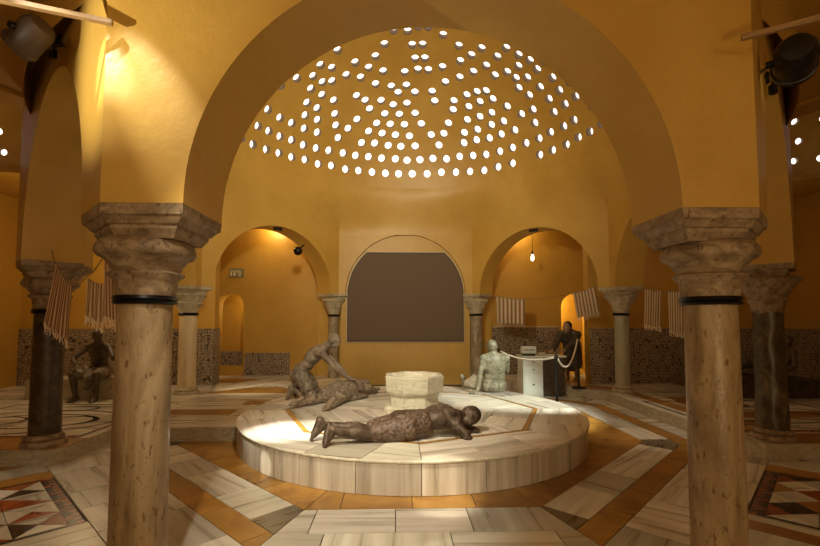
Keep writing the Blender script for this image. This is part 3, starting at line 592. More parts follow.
# ------------------------------------------------------------------ round platform
PC, PR, PH = (0, -.604), 2.364, .326
pl = thing('platform', 'low round marble platform in the middle of the hall under the dome', 'platform', (PC[0], PC[1], 0))
bm = B(); lathe(bm, [(PR-.09, 0), (PR-.09, PH-.006)], (PC[0], PC[1], 0), 96); obj('core', bm, GROUT, pl)
for k in range(24):                                          # facing slabs round the edge
    bm = B(); uv = bm.loops.layers.uv.new('UVMap'); cl = bm.loops.layers.float_color.new('tint')
    a0, a1 = 2*PI*k/24+.0016, 2*PI*(k+1)/24-.0016; vs = []
    for i in range(5):
        a = a0+(a1-a0)*i/4
        vs.append([bm.verts.new((PC[0]+r*math.cos(a), PC[1]+r*math.sin(a), z)) for r, z in ((PR-.1, .004), (PR-.015, .004), (PR-.015, PH-.03), (PR-.1, PH-.03))])
    for i in range(4):
        for j in range(4): bm.faces.new((vs[i][j], vs[i+1][j], vs[i+1][(j+1) % 4], vs[i][(j+1) % 4]))
    bm.faces.new(vs[0]); bm.faces.new(vs[-1][::-1]); t = random.uniform(.7, 1.05); ox = random.uniform(0, 50)
    for f in bm.faces:
        for l in f.loops:
            a = math.atan2(l.vert.co.y-PC[1], l.vert.co.x-PC[0]); l[uv].uv = (l.vert.co.z+ox, a*2.3+ox); l[cl] = (t, t*.96, t*.9, 1)
    obj('facing_slab', bm, MARBLE, pl)
PT = Tiles(); PT.rnd = random.Random(11)
def arcpoly(r0, r1, a0, a1, n=6):
    return [(PC[0]+r1*math.cos(a0+(a1-a0)*i/n), PC[1]+r1*math.sin(a0+(a1-a0)*i/n)) for i in range(n+1)]
for k in range(8):                                           # inner octagon edge k, vertices pointing to the front
    a0, a1 = k*PI/4, (k+1)*PI/4; am = (a0+a1)/2; n = Vector((math.cos(am), math.sin(am))); c = Vector(PC); IR = 1.62
    u = (-n.y, n.x)
    wedge = [PC]+arcpoly(0, PR, a0, a1, 8)
    rim = clip(wedge, n, n.dot(c)+IR+.06)
    for q in strips(rim, u, [.66, .6]): PT.add(q, 0, PH, math.atan2(u[1], u[0]))
    # thin ochre inlay line then the radial field
    band = clip(clip(wedge, n, n.dot(c)+IR), -n, -(n.dot(c)+IR+.06)); PT.add(band, 1, PH, gap=.002)
    field = clip(wedge, -n, -(n.dot(c)+IR))
    for q in strips(field, tuple(n), [.62, .5, .5]):
        for r_ in strips(q, u, [.62]) if k % 2 else [q]: PT.add(r_, 0, PH, math.atan2(u[1], u[0]) if k % 3 else am)
me = bpy.data.meshes.new('top'); PT.bm.to_mesh(me); PT.bm.free(); link('top', me, MATS_F, pl)
bm = B(); rows = []
for k in range(96):
    a = 2*PI*k/96; rows.append([bm.verts.new((PC[0]+r*math.cos(a), PC[1]+r*math.sin(a), z)) for r, z in ((PR-.04, PH-.03), (PR-.004, PH-.03), (PR, PH-.022), (PR, PH-.007), (PR-.006, PH-.001), (PR-.04, PH-.003))])
for k in range(96):
    for j in range(6): bm.faces.new((rows[k][j], rows[(k+1) % 96][j], rows[(k+1) % 96][(j+1) % 6], rows[k][(j+1) % 6]))
auto(obj('rim', bm, BASIN, pl), 50)

# basin in the middle
bx, by = .03, -.50
ba = thing('basin', 'octagonal grey-white marble basin standing in the middle of the round platform', 'basin', (bx, by, PH))
def octp(r, rot=PI/8, n=8): return [(bx+r*math.cos(rot+2*PI*k/n), by+r*math.sin(rot+2*PI*k/n)) for k in range(n)]
bm = B(); loftp(bm, [(octp(.47), PH), (octp(.47), PH+.03), (octp(.42), PH+.055)]); obj('base', bm, BASIN, ba)
bm = B(); loftp(bm, [(octp(.365), PH+.055), (octp(.365), PH+.2), (octp(.385), PH+.23)]); obj('pedestal', bm, BASIN, ba)
bm = B(); loftp(bm, [(octp(.385), PH+.23), (octp(.425), PH+.25), (octp(.435), PH+.27), (octp(.45), PH+.47), (octp(.44), PH+.485), (octp(.375), PH+.485), (octp(.355), PH+.46), (octp(.30), PH+.39), (octp(.1), PH+.37)])
obj('bowl', bm, BASIN, ba)

# ------------------------------------------------------------------ columns
def pier_poly(k, off):
    """plan of the pier between side k and side k+1, seen from above, grown by off"""
    n1, u1 = side_frame(k); n2, u2 = side_frame((k+1) % 8); hw1 = 1.437-off; hw2 = hw1
    P_ = lambda n, u, d, w: tuple((n*d+u*w).xy)
    ro, ri = RO+off, RI-off; oc = ro*T8; ic = ri*T8
    return [P_(n1, u1, ro, hw1), P_(n1, u1, ro, oc), P_(n2, u2, ro, -hw2), P_(n2, u2, ri, -hw2), P_(n1, u1, ri, ic), P_(n1, u1, ri, hw1)]
def bell(style, rs, zb):
    # (radius, z) from neck up to the underside of the abacus; zb = top
    if style == 'torus':
        return [(rs+.012, 1.74), (rs+.018, 1.80), (rs+.022, 1.845), (rs+.055, 1.87), (rs+.06, 1.885), (rs+.03, 1.90), (rs+.05, 1.935), (rs+.08, 1.975), (rs+.108, 1.985), (rs+.125, 2.01), (rs+.122, 2.045), (rs+.10, 2.075), (rs+.08, 2.09)]
    if style == 'flare':
        return [(rs+.012, 1.76), (rs+.02, 1.80), (rs+.045, 1.84), (rs+.03, 1.86), (rs+.07, 1.95), (rs+.12, 2.03), (rs+.18, 2.09), (rs+.14, 2.12), (rs+.12, 2.13)]
    return [(rs+.01, 1.78), (rs+.02, 1.82), (rs+.05, 1.88), (rs+.09, 1.93), (rs+.06, 1.95), (rs+.10, 2.03), (rs+.15, 2.09), (rs+.13, 2.12), (rs+.12, 2.13)]
def column(k, x, y, rs, shaft, capm, style, zf, label, ring=True, carve=0, zring=1.72):
    t = thing('column', label, 'column', (x, y, zf), None); n_ = k
    bm = B(); lathe(bm, [(rs+.07, zf), (rs+.07, zf+.035), (rs+.055, zf+.06), (rs+.03, zf+.065), (rs+.045, zf+.09), (rs+.03, zf+.115), (rs+.008, zf+.13)], (x, y, 0)); auto(obj('base', bm, capm, t), 40)
    bm = B(); prof = []; nz = 30 if carve else 8
    for i in range(nz+1): z = zf+.12+(zring-zf-.12)*i/nz; prof.append((rs*(1.03-.05*i/nz), z))
    fn = (lambda r, z, a: r*(1+carve*math.sin(4*a+z*9)+carve*.6*math.sin(7*a-z*15))) if carve else (lambda r, z, a: r*(1+.012*noise.noise(Vector((math.cos(a)*1.5+x, math.sin(a)*1.5, z*1.8)))))
    lathe(bm, prof, (x, y, 0), 44, fn); auto(obj('shaft', bm, shaft, t), 50)
    if ring:
        bm = B(); lathe(bm, [(rs-.01, zring-.025), (rs+.02, zring-.02), (rs+.026, zring-.008), (rs+.018, zring), (rs+.028, zring+.012), (rs+.02, zring+.03), (rs-.01, zring+.033)], (x, y, 0)); auto(obj('collar', bm, IRON, t), 40)
    bm = B(); pr = [(rs-.005, zring-.01)]+bell(style, rs, 2.1)
    fn = (lambda r, z, a: r*(1+(.06*math.sin(8*a)*max(0, (z-1.85))/.25 if style != 'torus' else .02*noise.noise(Vector((1.2*math.cos(a), 1.2*math.sin(a)+x, z*6))))))
    lathe(bm, pr, (x, y, 0), 48, fn); auto(obj('capital', bm, capm, t), 50)
    zb = pr[-1][1]-.01
    bm = B(); p0, p1, p2 = pier_poly(k, -.03), pier_poly(k, .02), pier_poly(k, .05)
    loftp(bm, [(pier_poly(k, -.09), zb), (pier_poly(k, -.08), zb+.02), (pier_poly(k, -.06), zb+.05), (pier_poly(k, -.06), zb+.07), (pier_poly(k, -.045), zb+.075), (pier_poly(k, -.02), ZS-.07), (pier_poly(k, -.004), ZS-.06), (pier_poly(k, .001), ZS-.002)])
    bm2 = obj('abacus', bm, capm, t); return t
w = AX*T8
column(7, -w, -AX, .153, SHAFT_BEIGE, CAP_STONE, 'torus', 0, 'pitted beige marble column with black collar in the left foreground')
column(0, w, -AX, .15, SHAFT_BEIGE, CAP_STONE, 'torus', 0, 'pitted beige marble column with black collar in the right foreground')
column(6, -AX+.04, -w, .15, SHAFT_DARK, CAP_STONE, 'torus', RAISE, 'dark brown granite column beside the hanging towels at far left', zring=1.70)
column(1, AX, -w, .158, SHAFT_GREEN, CAP_STONE, 'flare', RAISE, 'dark mottled green column standing behind the right foreground column', False, .02, 1.70)
column(5, -AX, w, .16, SHAFT_CREAM, CAP_GREY, 'acanthus', RAISE, 'cream marble column with flared capital left of the arch with the doorway')
column(2, AX, w, .135, SHAFT_GREY, CAP_GREY, 'flare', RAISE, 'slim grey marble column in front of the tiled wall, right of the rope barrier')
column(4, -w-.02, AX-.15, .13, SHAFT_BROWN, CAP_GREY, 'acanthus', 0, 'brown column left of the dark screen, behind the kneeling masseur', True, .02)
column(3, w, AX-.15, .15, SHAFT_BROWN, CAP_GREY, 'acanthus', 0, 'brown carved column right of the dark screen, behind the seated bather', True, .05, 1.74)

# ------------------------------------------------------------------ projection screen in the back arch
sc = thing('screen', 'dark grey-brown arch-shaped screen with thin frame filling the back arch', 'screen', (0, 4.1, 1.07))
def archpts(hw, zb, zt):
    h = min(zt-ZS+.03, hw*.999); a1 = math.asin(h/hw); return [(-hw, zb), (hw, zb)]+[(hw*math.cos(a1*i/14), ZS-.03+hw*math.sin(a1*i/14)) for i in range(15)]+[(-hw*math.cos(a1*i/14), ZS-.03+hw*math.sin(a1*i/14)) for i in range(14, -1, -1)]
def archslab(hw, zb, zt, y0, y1):
    bm = B(); p = archpts(hw, zb, zt); a = [bm.verts.new((x, y0, z)) for x, z in p]; b = [bm.verts.new((x, y1, z)) for x, z in p]
    bm.faces.new(a); bm.faces.new(b[::-1])
    for i in range(len(p)): bm.faces.new((a[i], a[(i+1) % len(p)], b[(i+1) % len(p)], b[i]))
    return bm
obj('frame', archslab(1.475, 1.055, 3.33, 4.08, 4.118), FRAME_L, sc)
obj('edge', archslab(1.455, 1.075, 3.31, 4.07, 4.085), FRAME_D, sc)
obj('panel', archslab(1.43, 1.10, 3.285, 4.06, 4.075), SCREEN, sc)

# ------------------------------------------------------------------ figures: one continuous body each
KB = 1.0
def cap(bm, p0, r0, p1, r1, seg=14, rg=5):
    r0 *= KB; r1 *= KB
    p0, p1 = Vector(p0), Vector(p1); d = p1-p0; ln = d.length
    if ln < 1e-6: d = Vector((0, 0, 1)); ln = 1e-6
    M = d.to_track_quat('Z', 'Y').to_matrix(); rings = []
    for i in range(1, rg+1): a = -PI/2+PI/2*i/rg; rings.append((r0*math.cos(a), r0*math.sin(a)))
    for i in range(0, rg): a = PI/2*i/rg; rings.append((r1*math.cos(a), ln+r1*math.sin(a)))
    R_ = [[bm.verts.new(p0+M @ Vector((r*math.cos(2*PI*k/seg), r*math.sin(2*PI*k/seg), z))) for k in range(seg)] for r, z in rings]
    lo_, hi_ = bm.verts.new(p0+M @ Vector((0, 0, -r0))), bm.verts.new(p0+M @ Vector((0, 0, ln+r1)))
    for i in range(len(R_)-1):
        for k in range(seg): bm.faces.new((R_[i][k], R_[i][(k+1) % seg], R_[i+1][(k+1) % seg], R_[i+1][k]))
    for k in range(seg): bm.faces.new((lo_, R_[0][(k+1) % seg], R_[0][k])); bm.faces.new((hi_, R_[-1][k], R_[-1][(k+1) % seg]))
def ell(bm, c, ax, ay, az):
    """ellipsoid with three half-axis vectors"""
    ax, ay, az = [Vector(q)*KB for q in (ax, ay, az)]
    # columns must be the axes
    M = Matrix(((ax[0], ay[0], az[0], c[0]), (ax[1], ay[1], az[1], c[1]), (ax[2], ay[2], az[2], c[2]), (0, 0, 0, 1)))
    bmesh.ops.create_uvsphere(bm, u_segments=20, v_segments=12, radius=1, matrix=M)
def orth(v, to):
    v = Vector(v); to = Vector(to).normalized(); v = v-to*v.dot(to); return v.normalized()
def hand(bm, w, d, pn, side, curl=.35, spread=.16):
    """w wrist, d pointing direction, pn palm normal (palm faces it), side +1/-1 thumb side"""
    d = Vector(d).normalized(); pn = orth(pn, d); lat = d.cross(pn)*side; w = Vector(w)
    kn = w+d*.088
    for k in range(4):
        l = (k-1.5)*.0205; cap(bm, w+d*.012+lat*l*.65, .0135, kn+lat*l, .012)
    for k, ln in enumerate((.072, .080, .075, .058)):
        l = -(k-1.5)*.0215; b = kn+lat*l; d1 = (d+lat*(-(k-1.5))*spread*.35+pn*curl*.5).normalized(); p1 = b+d1*ln*.5
        d2 = (d1+pn*curl).normalized(); p2 = p1+d2*ln*.3; d3 = (d2+pn*curl).normalized(); p3 = p2+d3*ln*.22
        cap(bm, b, .0105, p1, .0095); cap(bm, p1, .0095, p2, .0088); cap(bm, p2, .0088, p3, .0078)
    tb = w+d*.025+lat*.022; t1 = tb+(d*.55+lat*.75+pn*.2).normalized()*.042; t2 = t1+(d*.85+lat*.35+pn*.35).normalized()*.032; t3 = t2+(d+pn*.3).normalized()*.022
    cap(bm, tb, .015, t1, .0125); cap(bm, t1, .012, t2, .011); cap(bm, t2, .0105, t3, .0092)
def foot(bm, an, toe, up):
    toe = Vector(toe).normalized(); up = orth(up, toe); lat = toe.cross(up); an = Vector(an)
    heel = an-up*.055-toe*.045; ball = an-up*.062+toe*.12
    cap(bm, an, .04, heel, .032); cap(bm, heel, .03, ball, .03)
    cap(bm, an+toe*.01, .036, ball+up*.005, .026)
    cap(bm, heel+lat*.01, .026, ball+lat*.025, .024); cap(bm, heel-lat*.01, .026, ball-lat*.025, .024)
    for k in range(5): l = (k-2)*.0185; cap(bm, ball+lat*l-up*.006, .014, ball+lat*l+toe*(.062-.006*abs(k-1))-up*.01, .0115 if k else .015)
def head(bm, c, fd, up, s=1):
    fd = Vector(fd).normalized(); up = orth(up, fd); la = fd.cross(up); c = Vector(c)
    ell(bm, c+up*.025*s-fd*.008*s, la*.077*s, fd*.096*s, up*.093*s)               # skull
    ell(bm, c-up*.03*s+fd*.022*s, la*.058*s, fd*.068*s, up*.082*s)               # face
    ell(bm, c-up*.085*s+fd*.06*s, la*.028*s, fd*.026*s, up*.022*s)               # chin
    cap(bm, c-up*.075*s+fd*.055*s+la*.012, .02*s, c-up*.045*s-fd*.01*s+la*.052*s, .018*s); cap(bm, c-up*.075*s+fd*.055*s-la*.012, .02*s, c-up*.045*s-fd*.01*s-la*.052*s, .018*s)
    cap(bm, c+up*.015*s+fd*.088*s, .009*s, c-up*.022*s+fd*.108*s, .013*s)         # nose
    for q in (-1, 1):
        cap(bm, c-up*.024*s+fd*.095*s+la*q*.008, .009*s, c-up*.024*s+fd*.092*s+la*q*.012, .008*s)
        cap(bm, c+up*.026*s+fd*.084*s+la*q*.012, .012*s, c+up*.022*s+fd*.07*s+la*q*.048, .011*s)   # brow
        ell(bm, c+up*.002*s+fd*.076*s+la*q*.03, la*.014*s, fd*.011*s, up*.010*s)                    # eye
        ell(bm, c-up*.022*s+fd*.066*s+la*q*.038, la*.02*s, fd*.018*s, up*.016*s)                    # cheek
        ell(bm, c-fd*.002*s-up*.005*s+la*q*.078*s, la*.011*s, fd*.02*s, up*.032*s)                  # ear
    cap(bm, c-up*.05*s+fd*.09*s-la*.018, .0075*s, c-up*.05*s+fd*.09*s+la*.018, .0075*s)             # mouth
    cap(bm, c-up*.061*s+fd*.086*s-la*.014, .0085*s, c-up*.061*s+fd*.086*s+la*.014, .0085*s)
def settle(me, zmin):
    for v in me.vertices:
        if v.co.z < zmin: v.co.z = zmin
    return me
def body(J, vox=.0095):
    bm = B(); V_ = {k: (Vector(v) if not isinstance(v, (int, float)) else v) for k, v in J.items()}
    pel, ch, nk = V_['pel'], V_['chest'], V_['neck']; shl, shr, hl, hr_ = V_['sh_l'], V_['sh_r'], V_['hip_l'], V_['hip_r']
    upv = (nk-pel).normalized(); lp = (hl-hr_).normalized(); lc = (shl-shr).normalized()
    fp = lp.cross(upv).normalized()*-1; fc = lc.cross(upv).normalized()*-1
    # lp runs to the figure's left, so front = up x left
    fp = upv.cross(lp)*-1; fc = upv.cross(lc)*-1; fp = orth(V_['front'], upv); fc = fp
    wst = pel.lerp(ch, .48); wd = V_.get('wd', 1.0)
    ell(bm, pel, orth(lp, upv)*.168*wd, fp*.108, upv*.115); ell(bm, pel+upv*.06, orth(lp, upv)*.155*wd, fp*.10, upv*.12)
    for q in (hl, hr_): ell(bm, q.lerp(pel, .35)-fp*.055-upv*.02, lp*.088, fp*.085, upv*.10)
    ell(bm, wst, orth(lp, upv)*.14*wd, fp*.095, upv*.14)
    ell(bm, ch, orth(lc, upv)*.165*wd, fc*.113, upv*.175); ell(bm, ch+upv*.08-fc*.015, orth(lc, upv)*.165*wd, fc*.095, upv*.11)
    for q in (1, -1): ell(bm, ch+fc*.065+lc*q*.07+upv*.05, lc*.075, fc*.045, upv*.065); ell(bm, ch-fc*.07+lc*q*.085+upv*.06, lc*.065, fc*.035, upv*.09)
    cap(bm, ch+upv*.1, .075, nk, .058); cap(bm, nk, .056, V_['head']-orth(V_['hup'], V_['hdir'])*.05-Vector(V_['hdir']).normalized()*.02, .052)
    for s_, q in ((shl, 1), (shr, -1)):
        cap(bm, nk-upv*.02, .05, s_, .05); cap(bm, s_, .06, s_-upv*.03, .05); cap(bm, ch+upv*.05+lc*q*.1, .07, s_, .052)
    for t_ in ('l', 'r'):
        s_, e, w_ = V_['sh_'+t_], V_['el_'+t_], V_['wr_'+t_]
        cap(bm, s_, .054, s_.lerp(e, .45), .046); cap(bm, s_.lerp(e, .4), .047, e, .037); cap(bm, e, .037, e.lerp(w_, .3), .041); cap(bm, e.lerp(w_, .3), .041, w_, .026)
        hd = V_.get('hd_'+t_, (w_-e)); pn = V_.get('pn_'+t_, Vector((0, 0, -1))); cap(bm, w_, .0255, w_+hd.normalized()*.02, .02)
        hand(bm, w_, hd, pn, (1 if t_ == 'l' else -1)*V_.get('th', 1), V_.get('curl', .3))
        h_, k_, a_ = V_['hip_'+t_], V_['kn_'+t_], V_['an_'+t_]
        cap(bm, h_, .092, h_.lerp(k_, .45), .079); cap(bm, h_.lerp(k_, .4), .08, k_, .055)
        cap(bm, k_, .056, k_.lerp(a_, .3), .057); cap(bm, k_.lerp(a_, .3), .057, a_, .036)
        tn = orth(V_['toe_'+t_], (a_-k_)) if False else V_['toe_'+t_].normalized()
        bk = -tn; ell(bm, k_.lerp(a_, .27)+orth(bk, a_-k_)*.018, orth(bk, a_-k_)*.052, orth(lp+Vector((0, 0, .01)), a_-k_)*.05, (a_-k_).normalized()*.13)
        foot(bm, a_, V_['toe_'+t_], V_.get('fup_'+t_, (k_-a_)))
    head(bm, V_['head'], V_['hdir'], V_['hup'])
    return evaluated(bm, [('REMESH', dict(mode='VOXEL', voxel_size=vox)), ('SMOOTH', dict(factor=.5, iterations=4))])
def cloth(prims, vox=.014, fold=.012, fscale=14, dirn=None, it=3):
    bm = B(); prims(bm); me = evaluated(bm, [('REMESH', dict(mode='VOXEL', voxel_size=vox)), ('SMOOTH', dict(factor=.5, iterations=it))])
    b2 = B(); b2.from_mesh(me); b2.normal_update()
    for v in b2.verts:
        p = v.co; q = Vector((p.x*fscale, p.y*fscale, p.z*fscale))
        if dirn: d = Vector(dirn).normalized(); q = q-d*q.dot(d)*.8
        v.co = p+v.normal*(fold*(1-abs(noise.noise(q))*2.4)+fold*.3*noise.noise(q*3))
    b2.to_mesh(me); b2.free(); return me
def fig(label, loc, J, m, group=None, vox=.0095):
    t = thing('statue', label, 'statue', loc, group); me = body(J, vox)
    if abs(loc[0]) < 2.5 and loc[1] < 1.5: settle(me, PH+.001)
    for p in me.polygons: p.use_smooth = True
    me.materials.clear(); link('body', me, m, t); return t
def put(name, me, m, t):
    if t.location.x > -2.5 and t.location.x < 2.5 and t.location.y < 1.5: settle(me, PH+.002)
    for p in me.polygons: p.use_smooth = True
    me.materials.clear(); return link(name, me, m, t)
def hairmesh(c, fd, up, s=1.0, low=-.02):
    fd = Vector(fd).normalized(); up = orth(up, fd); la = fd.cross(up); c = Vector(c)
    def pr(bm):
        ell(bm, c+up*.034-fd*.014, la*.083*s, fd*.096*s, up*.092*s); ell(bm, c-fd*.045-up*.01, la*.07*s, fd*.055*s, up*.07*s)
    return cloth(pr, .008, .005, 60, None, 1)
def lerp(a, b, t): return Vector(a).lerp(Vector(b), t)

# 1. man lying face down along the front edge of the platform, head to the right on folded arms
KB = 1.2
O = Vector((-.13, -2.13, PH)); th = math.radians(14.5); a = Vector((math.cos(th), math.sin(th), 0)); n = Vector((-math.sin(th), math.cos(th), 0)); z = Vector((0, 0, 1))
def M1(u, v, h): return O+a*u+n*v+z*h
J = dict(pel=M1(0, 0, .16), chest=M1(.38, 0, .195), neck=M1(.61, .0, .20), head=M1(.765, .0, .17), hdir=(.55, -.75, -.12), hup=tuple(a*.9+z*.35), front=(0, 0, -1),
         sh_l=M1(.53, .19, .15), sh_r=M1(.53, -.19, .14), el_l=M1(.72, .30, .05), wr_l=M1(.80, .07, .04), hd_l=-n+a*.1, pn_l=-z,
         el_r=M1(.60, -.30, .045), wr_r=M1(.66, -.10, .035), hd_r=n+a*.5, pn_r=-z,
         hip_l=M1(-.06, .10, .11), hip_r=M1(-.06, -.10, .105), kn_l=M1(-.42, .10, .065), kn_r=M1(-.42, -.10, .062), an_l=M1(-.78, .11, .085), an_r=M1(-.76, -.09, .08),
         toe_l=-a*.55-z*.5+n*.3, toe_r=-a*.5-z*.35-n*.15, fup_l=-z*.3-a+z*0, fup_r=a*-.6+z*.2, curl=.2)
J['toe_l'] = -z*.9-a*.32-n*.1; J['toe_r'] = -z*.9-a*.15-n*.25; J['fup_l'] = a; J['fup_r'] = a
J['an_l'] = M1(-.88, .12, .155); J['an_r'] = M1(-.80, -.12, .15); J['kn_l'] = M1(-.42, .1, .075); J['kn_r'] = M1(-.42, -.1, .075)
t = fig('dark bronze statue of a man lying face down along the platform front, head on arms', tuple(O), J, BRONZE)
def pr(bm):
    for v in (-1, 1): cap(bm, M1(.0, v*.09, .115), .125, M1(-.33, v*.085, .085), .088)
    cap(bm, M1(.16, -.06, .13), .118, M1(.0, -.06, .125), .128); cap(bm, M1(.16, .06, .13), .118, M1(.0, .06, .125), .128)
    for v in (-.06, .0, .06): cap(bm, M1(-.02, v, .09), .11, M1(-.33, v, .07), .075)
put('towel', cloth(pr, .013, .009, 26), BRONZE_CLOTH, t)
put('hair', hairmesh(J['head'], J['hdir'], J['hup'], 1.03), BRONZE, t)

# 2. bather lying face down near the left edge, feet towards the viewer
KB = 1.13
O2 = Vector((-1.10, .2, PH)); a2 = Vector((.44, .9, 0)).normalized(); n2 = Vector((-a2.y, a2.x, 0))
def M2(u, v, h): return O2+a2*u+n2*v+z*h
J = dict(pel=M2(0, 0, .15), chest=M2(.36, 0, .15), neck=M2(.58, 0, .15), head=M2(.71, 0, .13), hdir=tuple(n2*-.8+a2*.2-z*.4), hup=tuple(a2), front=(0, 0, -1),
         sh_l=M2(.52, .18, .13), sh_r=M2(.52, -.18, .13), el_l=M2(.76, .22, .05), wr_l=M2(.98, .10, .04), hd_l=a2*.9-n2*.3, pn_l=-z,
         el_r=M2(.78, -.18, .05), wr_r=M2(1.0, -.03, .04), hd_r=a2, pn_r=-z,
         hip_l=M2(-.07, .10, .13), hip_r=M2(-.07, -.10, .13), kn_l=M2(-.42, .15, .07), kn_r=M2(-.40, -.20, .08), an_l=M2(-.80, .20, .06), an_r=M2(-.72, -.30, .075),
         toe_l=-a2*.8-z*.3+n2*.1, fup_l=tuple(z*-1-a2*.1), toe_r=-a2*.7-z*.45, fup_r=tuple(-z-a2*.2), curl=.2)
J['fup_l'] = tuple(-z+a2*.3); J['fup_r'] = tuple(-z+a2*.5)
t = fig('grey-brown statue of a bather lying face down beneath the kneeling masseur', tuple(O2), J, TAN)
def pr(bm):
    for v in (-1, 1): cap(bm, M2(.04, v*.085, .14), .135, M2(-.3, v*.12, .10), .105)
    cap(bm, M2(.18, 0, .14), .13, M2(-.25, 0, .1), .11); cap(bm, M2(.0, -.2, .06), .055, M2(.3, -.26, .035), .03)
put('towel', cloth(pr, .014, .012, 22), TAN_CLOTH, t)
put('hair', hairmesh(J['head'], J['hdir'], J['hup'], 1.04), TAN_CLOTH, t)

# 3. masseur kneeling at the left, leaning over with both hands on the bather's back
KB = 1.14
J = dict(wd=1.08, pel=(-1.80, .30, .74), chest=(-1.58, .30, 1.02), neck=(-1.37, .29, 1.19), head=(-1.255, .28, 1.265), hdir=(.78, -.15, -.5), hup=(.5, 0, .8), front=(.6, 0, -.7),
         sh_l=(-1.43, .50, 1.10), sh_r=(-1.43, .09, 1.10), el_l=(-1.24, .50, .87), wr_l=(-1.05, .42, .68), el_r=(-1.23, .12, .86), wr_r=(-1.03, .26, .68),
         hd_l=(.75, -.1, -.25), pn_l=(0, 0, -1), hd_r=(.75, .1, -.25), pn_r=(0, 0, -1),
         hip_l=(-1.80, .40, .70), hip_r=(-1.80, .19, .70), kn_l=(-1.54, .54, .40), kn_r=(-1.54, .04, .40), an_l=(-1.86, .62, .47), an_r=(-1.90, .24, .47), toe_l=(-.2, 0, -1), toe_r=(-.15, -.1, -1),
         fup_l=(1, -.3, 0), fup_r=(1, -.2, 0), curl=.15)
t = fig('grey-tan statue of a masseur kneeling and pressing on the lying bather', (-1.8, .25, PH), J, TAN)
def pr(bm):
    cap(bm, (-1.79, .38, .76), .098, (-1.64, .49, .52), .082); cap(bm, (-1.79, .2, .76), .098, (-1.64, .08, .52), .082)
    cap(bm, (-1.78, .3, .78), .115, (-1.80, .28, .62), .11); cap(bm, (-1.82, .3, .60), .08, (-1.84, .3, .50), .07)
put('loincloth', cloth(pr, .014, .014, 18, (0, 0, 1)), TAN_CLOTH, t)
def pr(bm): cap(bm, (-1.66, .44, .96), .05, (-1.66, .16, .96), .05); cap(bm, (-1.80, .42, 1.0), .045, (-1.80, .18, 1.0), .045)
# 4. bather sitting with back to the viewer
KB = 1.24
J = dict(pel=(1.52, .92, .44), chest=(1.53, .90, .80), neck=(1.51, .93, 1.01), head=(1.49, .96, 1.115), hdir=(-.35, .9, -.1), hup=(0, -.05, 1), front=(-.35, .93, 0),
         wd=1.16, sh_l=(1.32, .86, .93), sh_r=(1.76, .99, .92), el_l=(1.24, .79, .64), wr_l=(1.18, .70, .385), hd_l=(-.7, -.25, -.12), pn_l=(0, 0, -1),
         el_r=(1.80, 1.12, .68), wr_r=(1.72, 1.33, .60), hd_r=(-.3, .6, .0), pn_r=(0, 0, -1),
         hip_l=(1.43, .97, .42), hip_r=(1.62, 1.02, .42), kn_l=(1.27, 1.28, .55), kn_r=(1.62, 1.40, .58), an_l=(1.10, 1.46, .39), an_r=(1.33, 1.55, .40), toe_l=(-.1, .12, 1), toe_r=(-.1, .2, 1), fup_l=(.6, -.7, 0), fup_r=(.6, -.7, 0), curl=.15)
J['fup_l'] = (.55, -.75, .1)
t = fig('pale grey-green statue of a man sitting with his back turned, leaning on one hand', (1.5, .95, PH), J, PALE)
def pr(bm):
    for p_, q_ in (((1.46, .97, .42), (1.27, 1.27, .50)), ((1.6, 1.02, .42), (1.6, 1.38, .50))): cap(bm, p_, .11, q_, .085)
    cap(bm, (1.27, 1.27, .50), .085, (1.13, 1.43, .41), .058); cap(bm, (1.6, 1.38, .5), .085, (1.38, 1.5, .42), .06); cap(bm, (1.2, 1.3, .41), .06, (1.45, 1.35, .42), .07)
put('towel', cloth(pr, .014, .010, 16), PALE_CLOTH, t)

# 5. clothed man bending over the desk
KB = 1.15
zf = RAISE
J = dict(pel=(3.93, 3.42, 1.02), chest=(3.80, 3.27, 1.22), neck=(3.72, 3.12, 1.36), head=(3.66, 3.02, 1.43), hdir=(-.72, -.68, -.12), hup=(-.05, -.1, 1), front=(-.5, -.6, -.5),
         sh_l=(3.93, 3.08, 1.27), sh_r=(3.60, 3.30, 1.27), el_l=(3.75, 2.90, 1.08), wr_l=(3.52, 2.78, .95), el_r=(3.42, 3.12, 1.05), wr_r=(3.28, 2.90, .93), hd_l=(-.8, -.3, -.15), hd_r=(-.5, -.8, -.15), pn_l=(0, 0, -1), pn_r=(0, 0, -1),
         hip_l=(3.99, 3.35, .98), hip_r=(3.84, 3.50, .98), kn_l=(3.97, 3.28, .58), kn_r=(3.82, 3.46, .58), an_l=(4.02, 3.40, zf+.09), an_r=(3.88, 3.58, zf+.09), toe_l=(-.6, -.7, -.08), toe_r=(-.6, -.7, -.08), curl=.3)
t = fig('brown statue of a man in a coat bending over the desk behind the rope', (3.95, 3.45, zf), J, SKIN_DARK, None, .011)
def pr(bm):
    cap(bm, (3.93, 3.42, 1.02), .17, (3.80, 3.27, 1.22), .17); cap(bm, (3.80, 3.27, 1.22), .165, (3.73, 3.14, 1.30), .10)
    cap(bm, (3.94, 3.42, 1.0), .17, (3.94, 3.42, .62), .19)
    cap(bm, (3.93, 3.08, 1.27), .075, (3.75, 2.90, 1.08), .062); cap(bm, (3.75, 2.90, 1.08), .06, (3.55, 2.795, .965), .045)
    cap(bm, (3.60, 3.30, 1.27), .075, (3.42, 3.12, 1.05), .062); cap(bm, (3.42, 3.12, 1.05), .06, (3.31, 2.94, .95), .045)
    cap(bm, (3.80, 3.22, 1.28), .12, (3.93, 3.08, 1.27), .075); cap(bm, (3.80, 3.22, 1.28), .12, (3.6, 3.3, 1.27), .075)
put('coat', cloth(pr, .016, .010, 12), COAT, t)
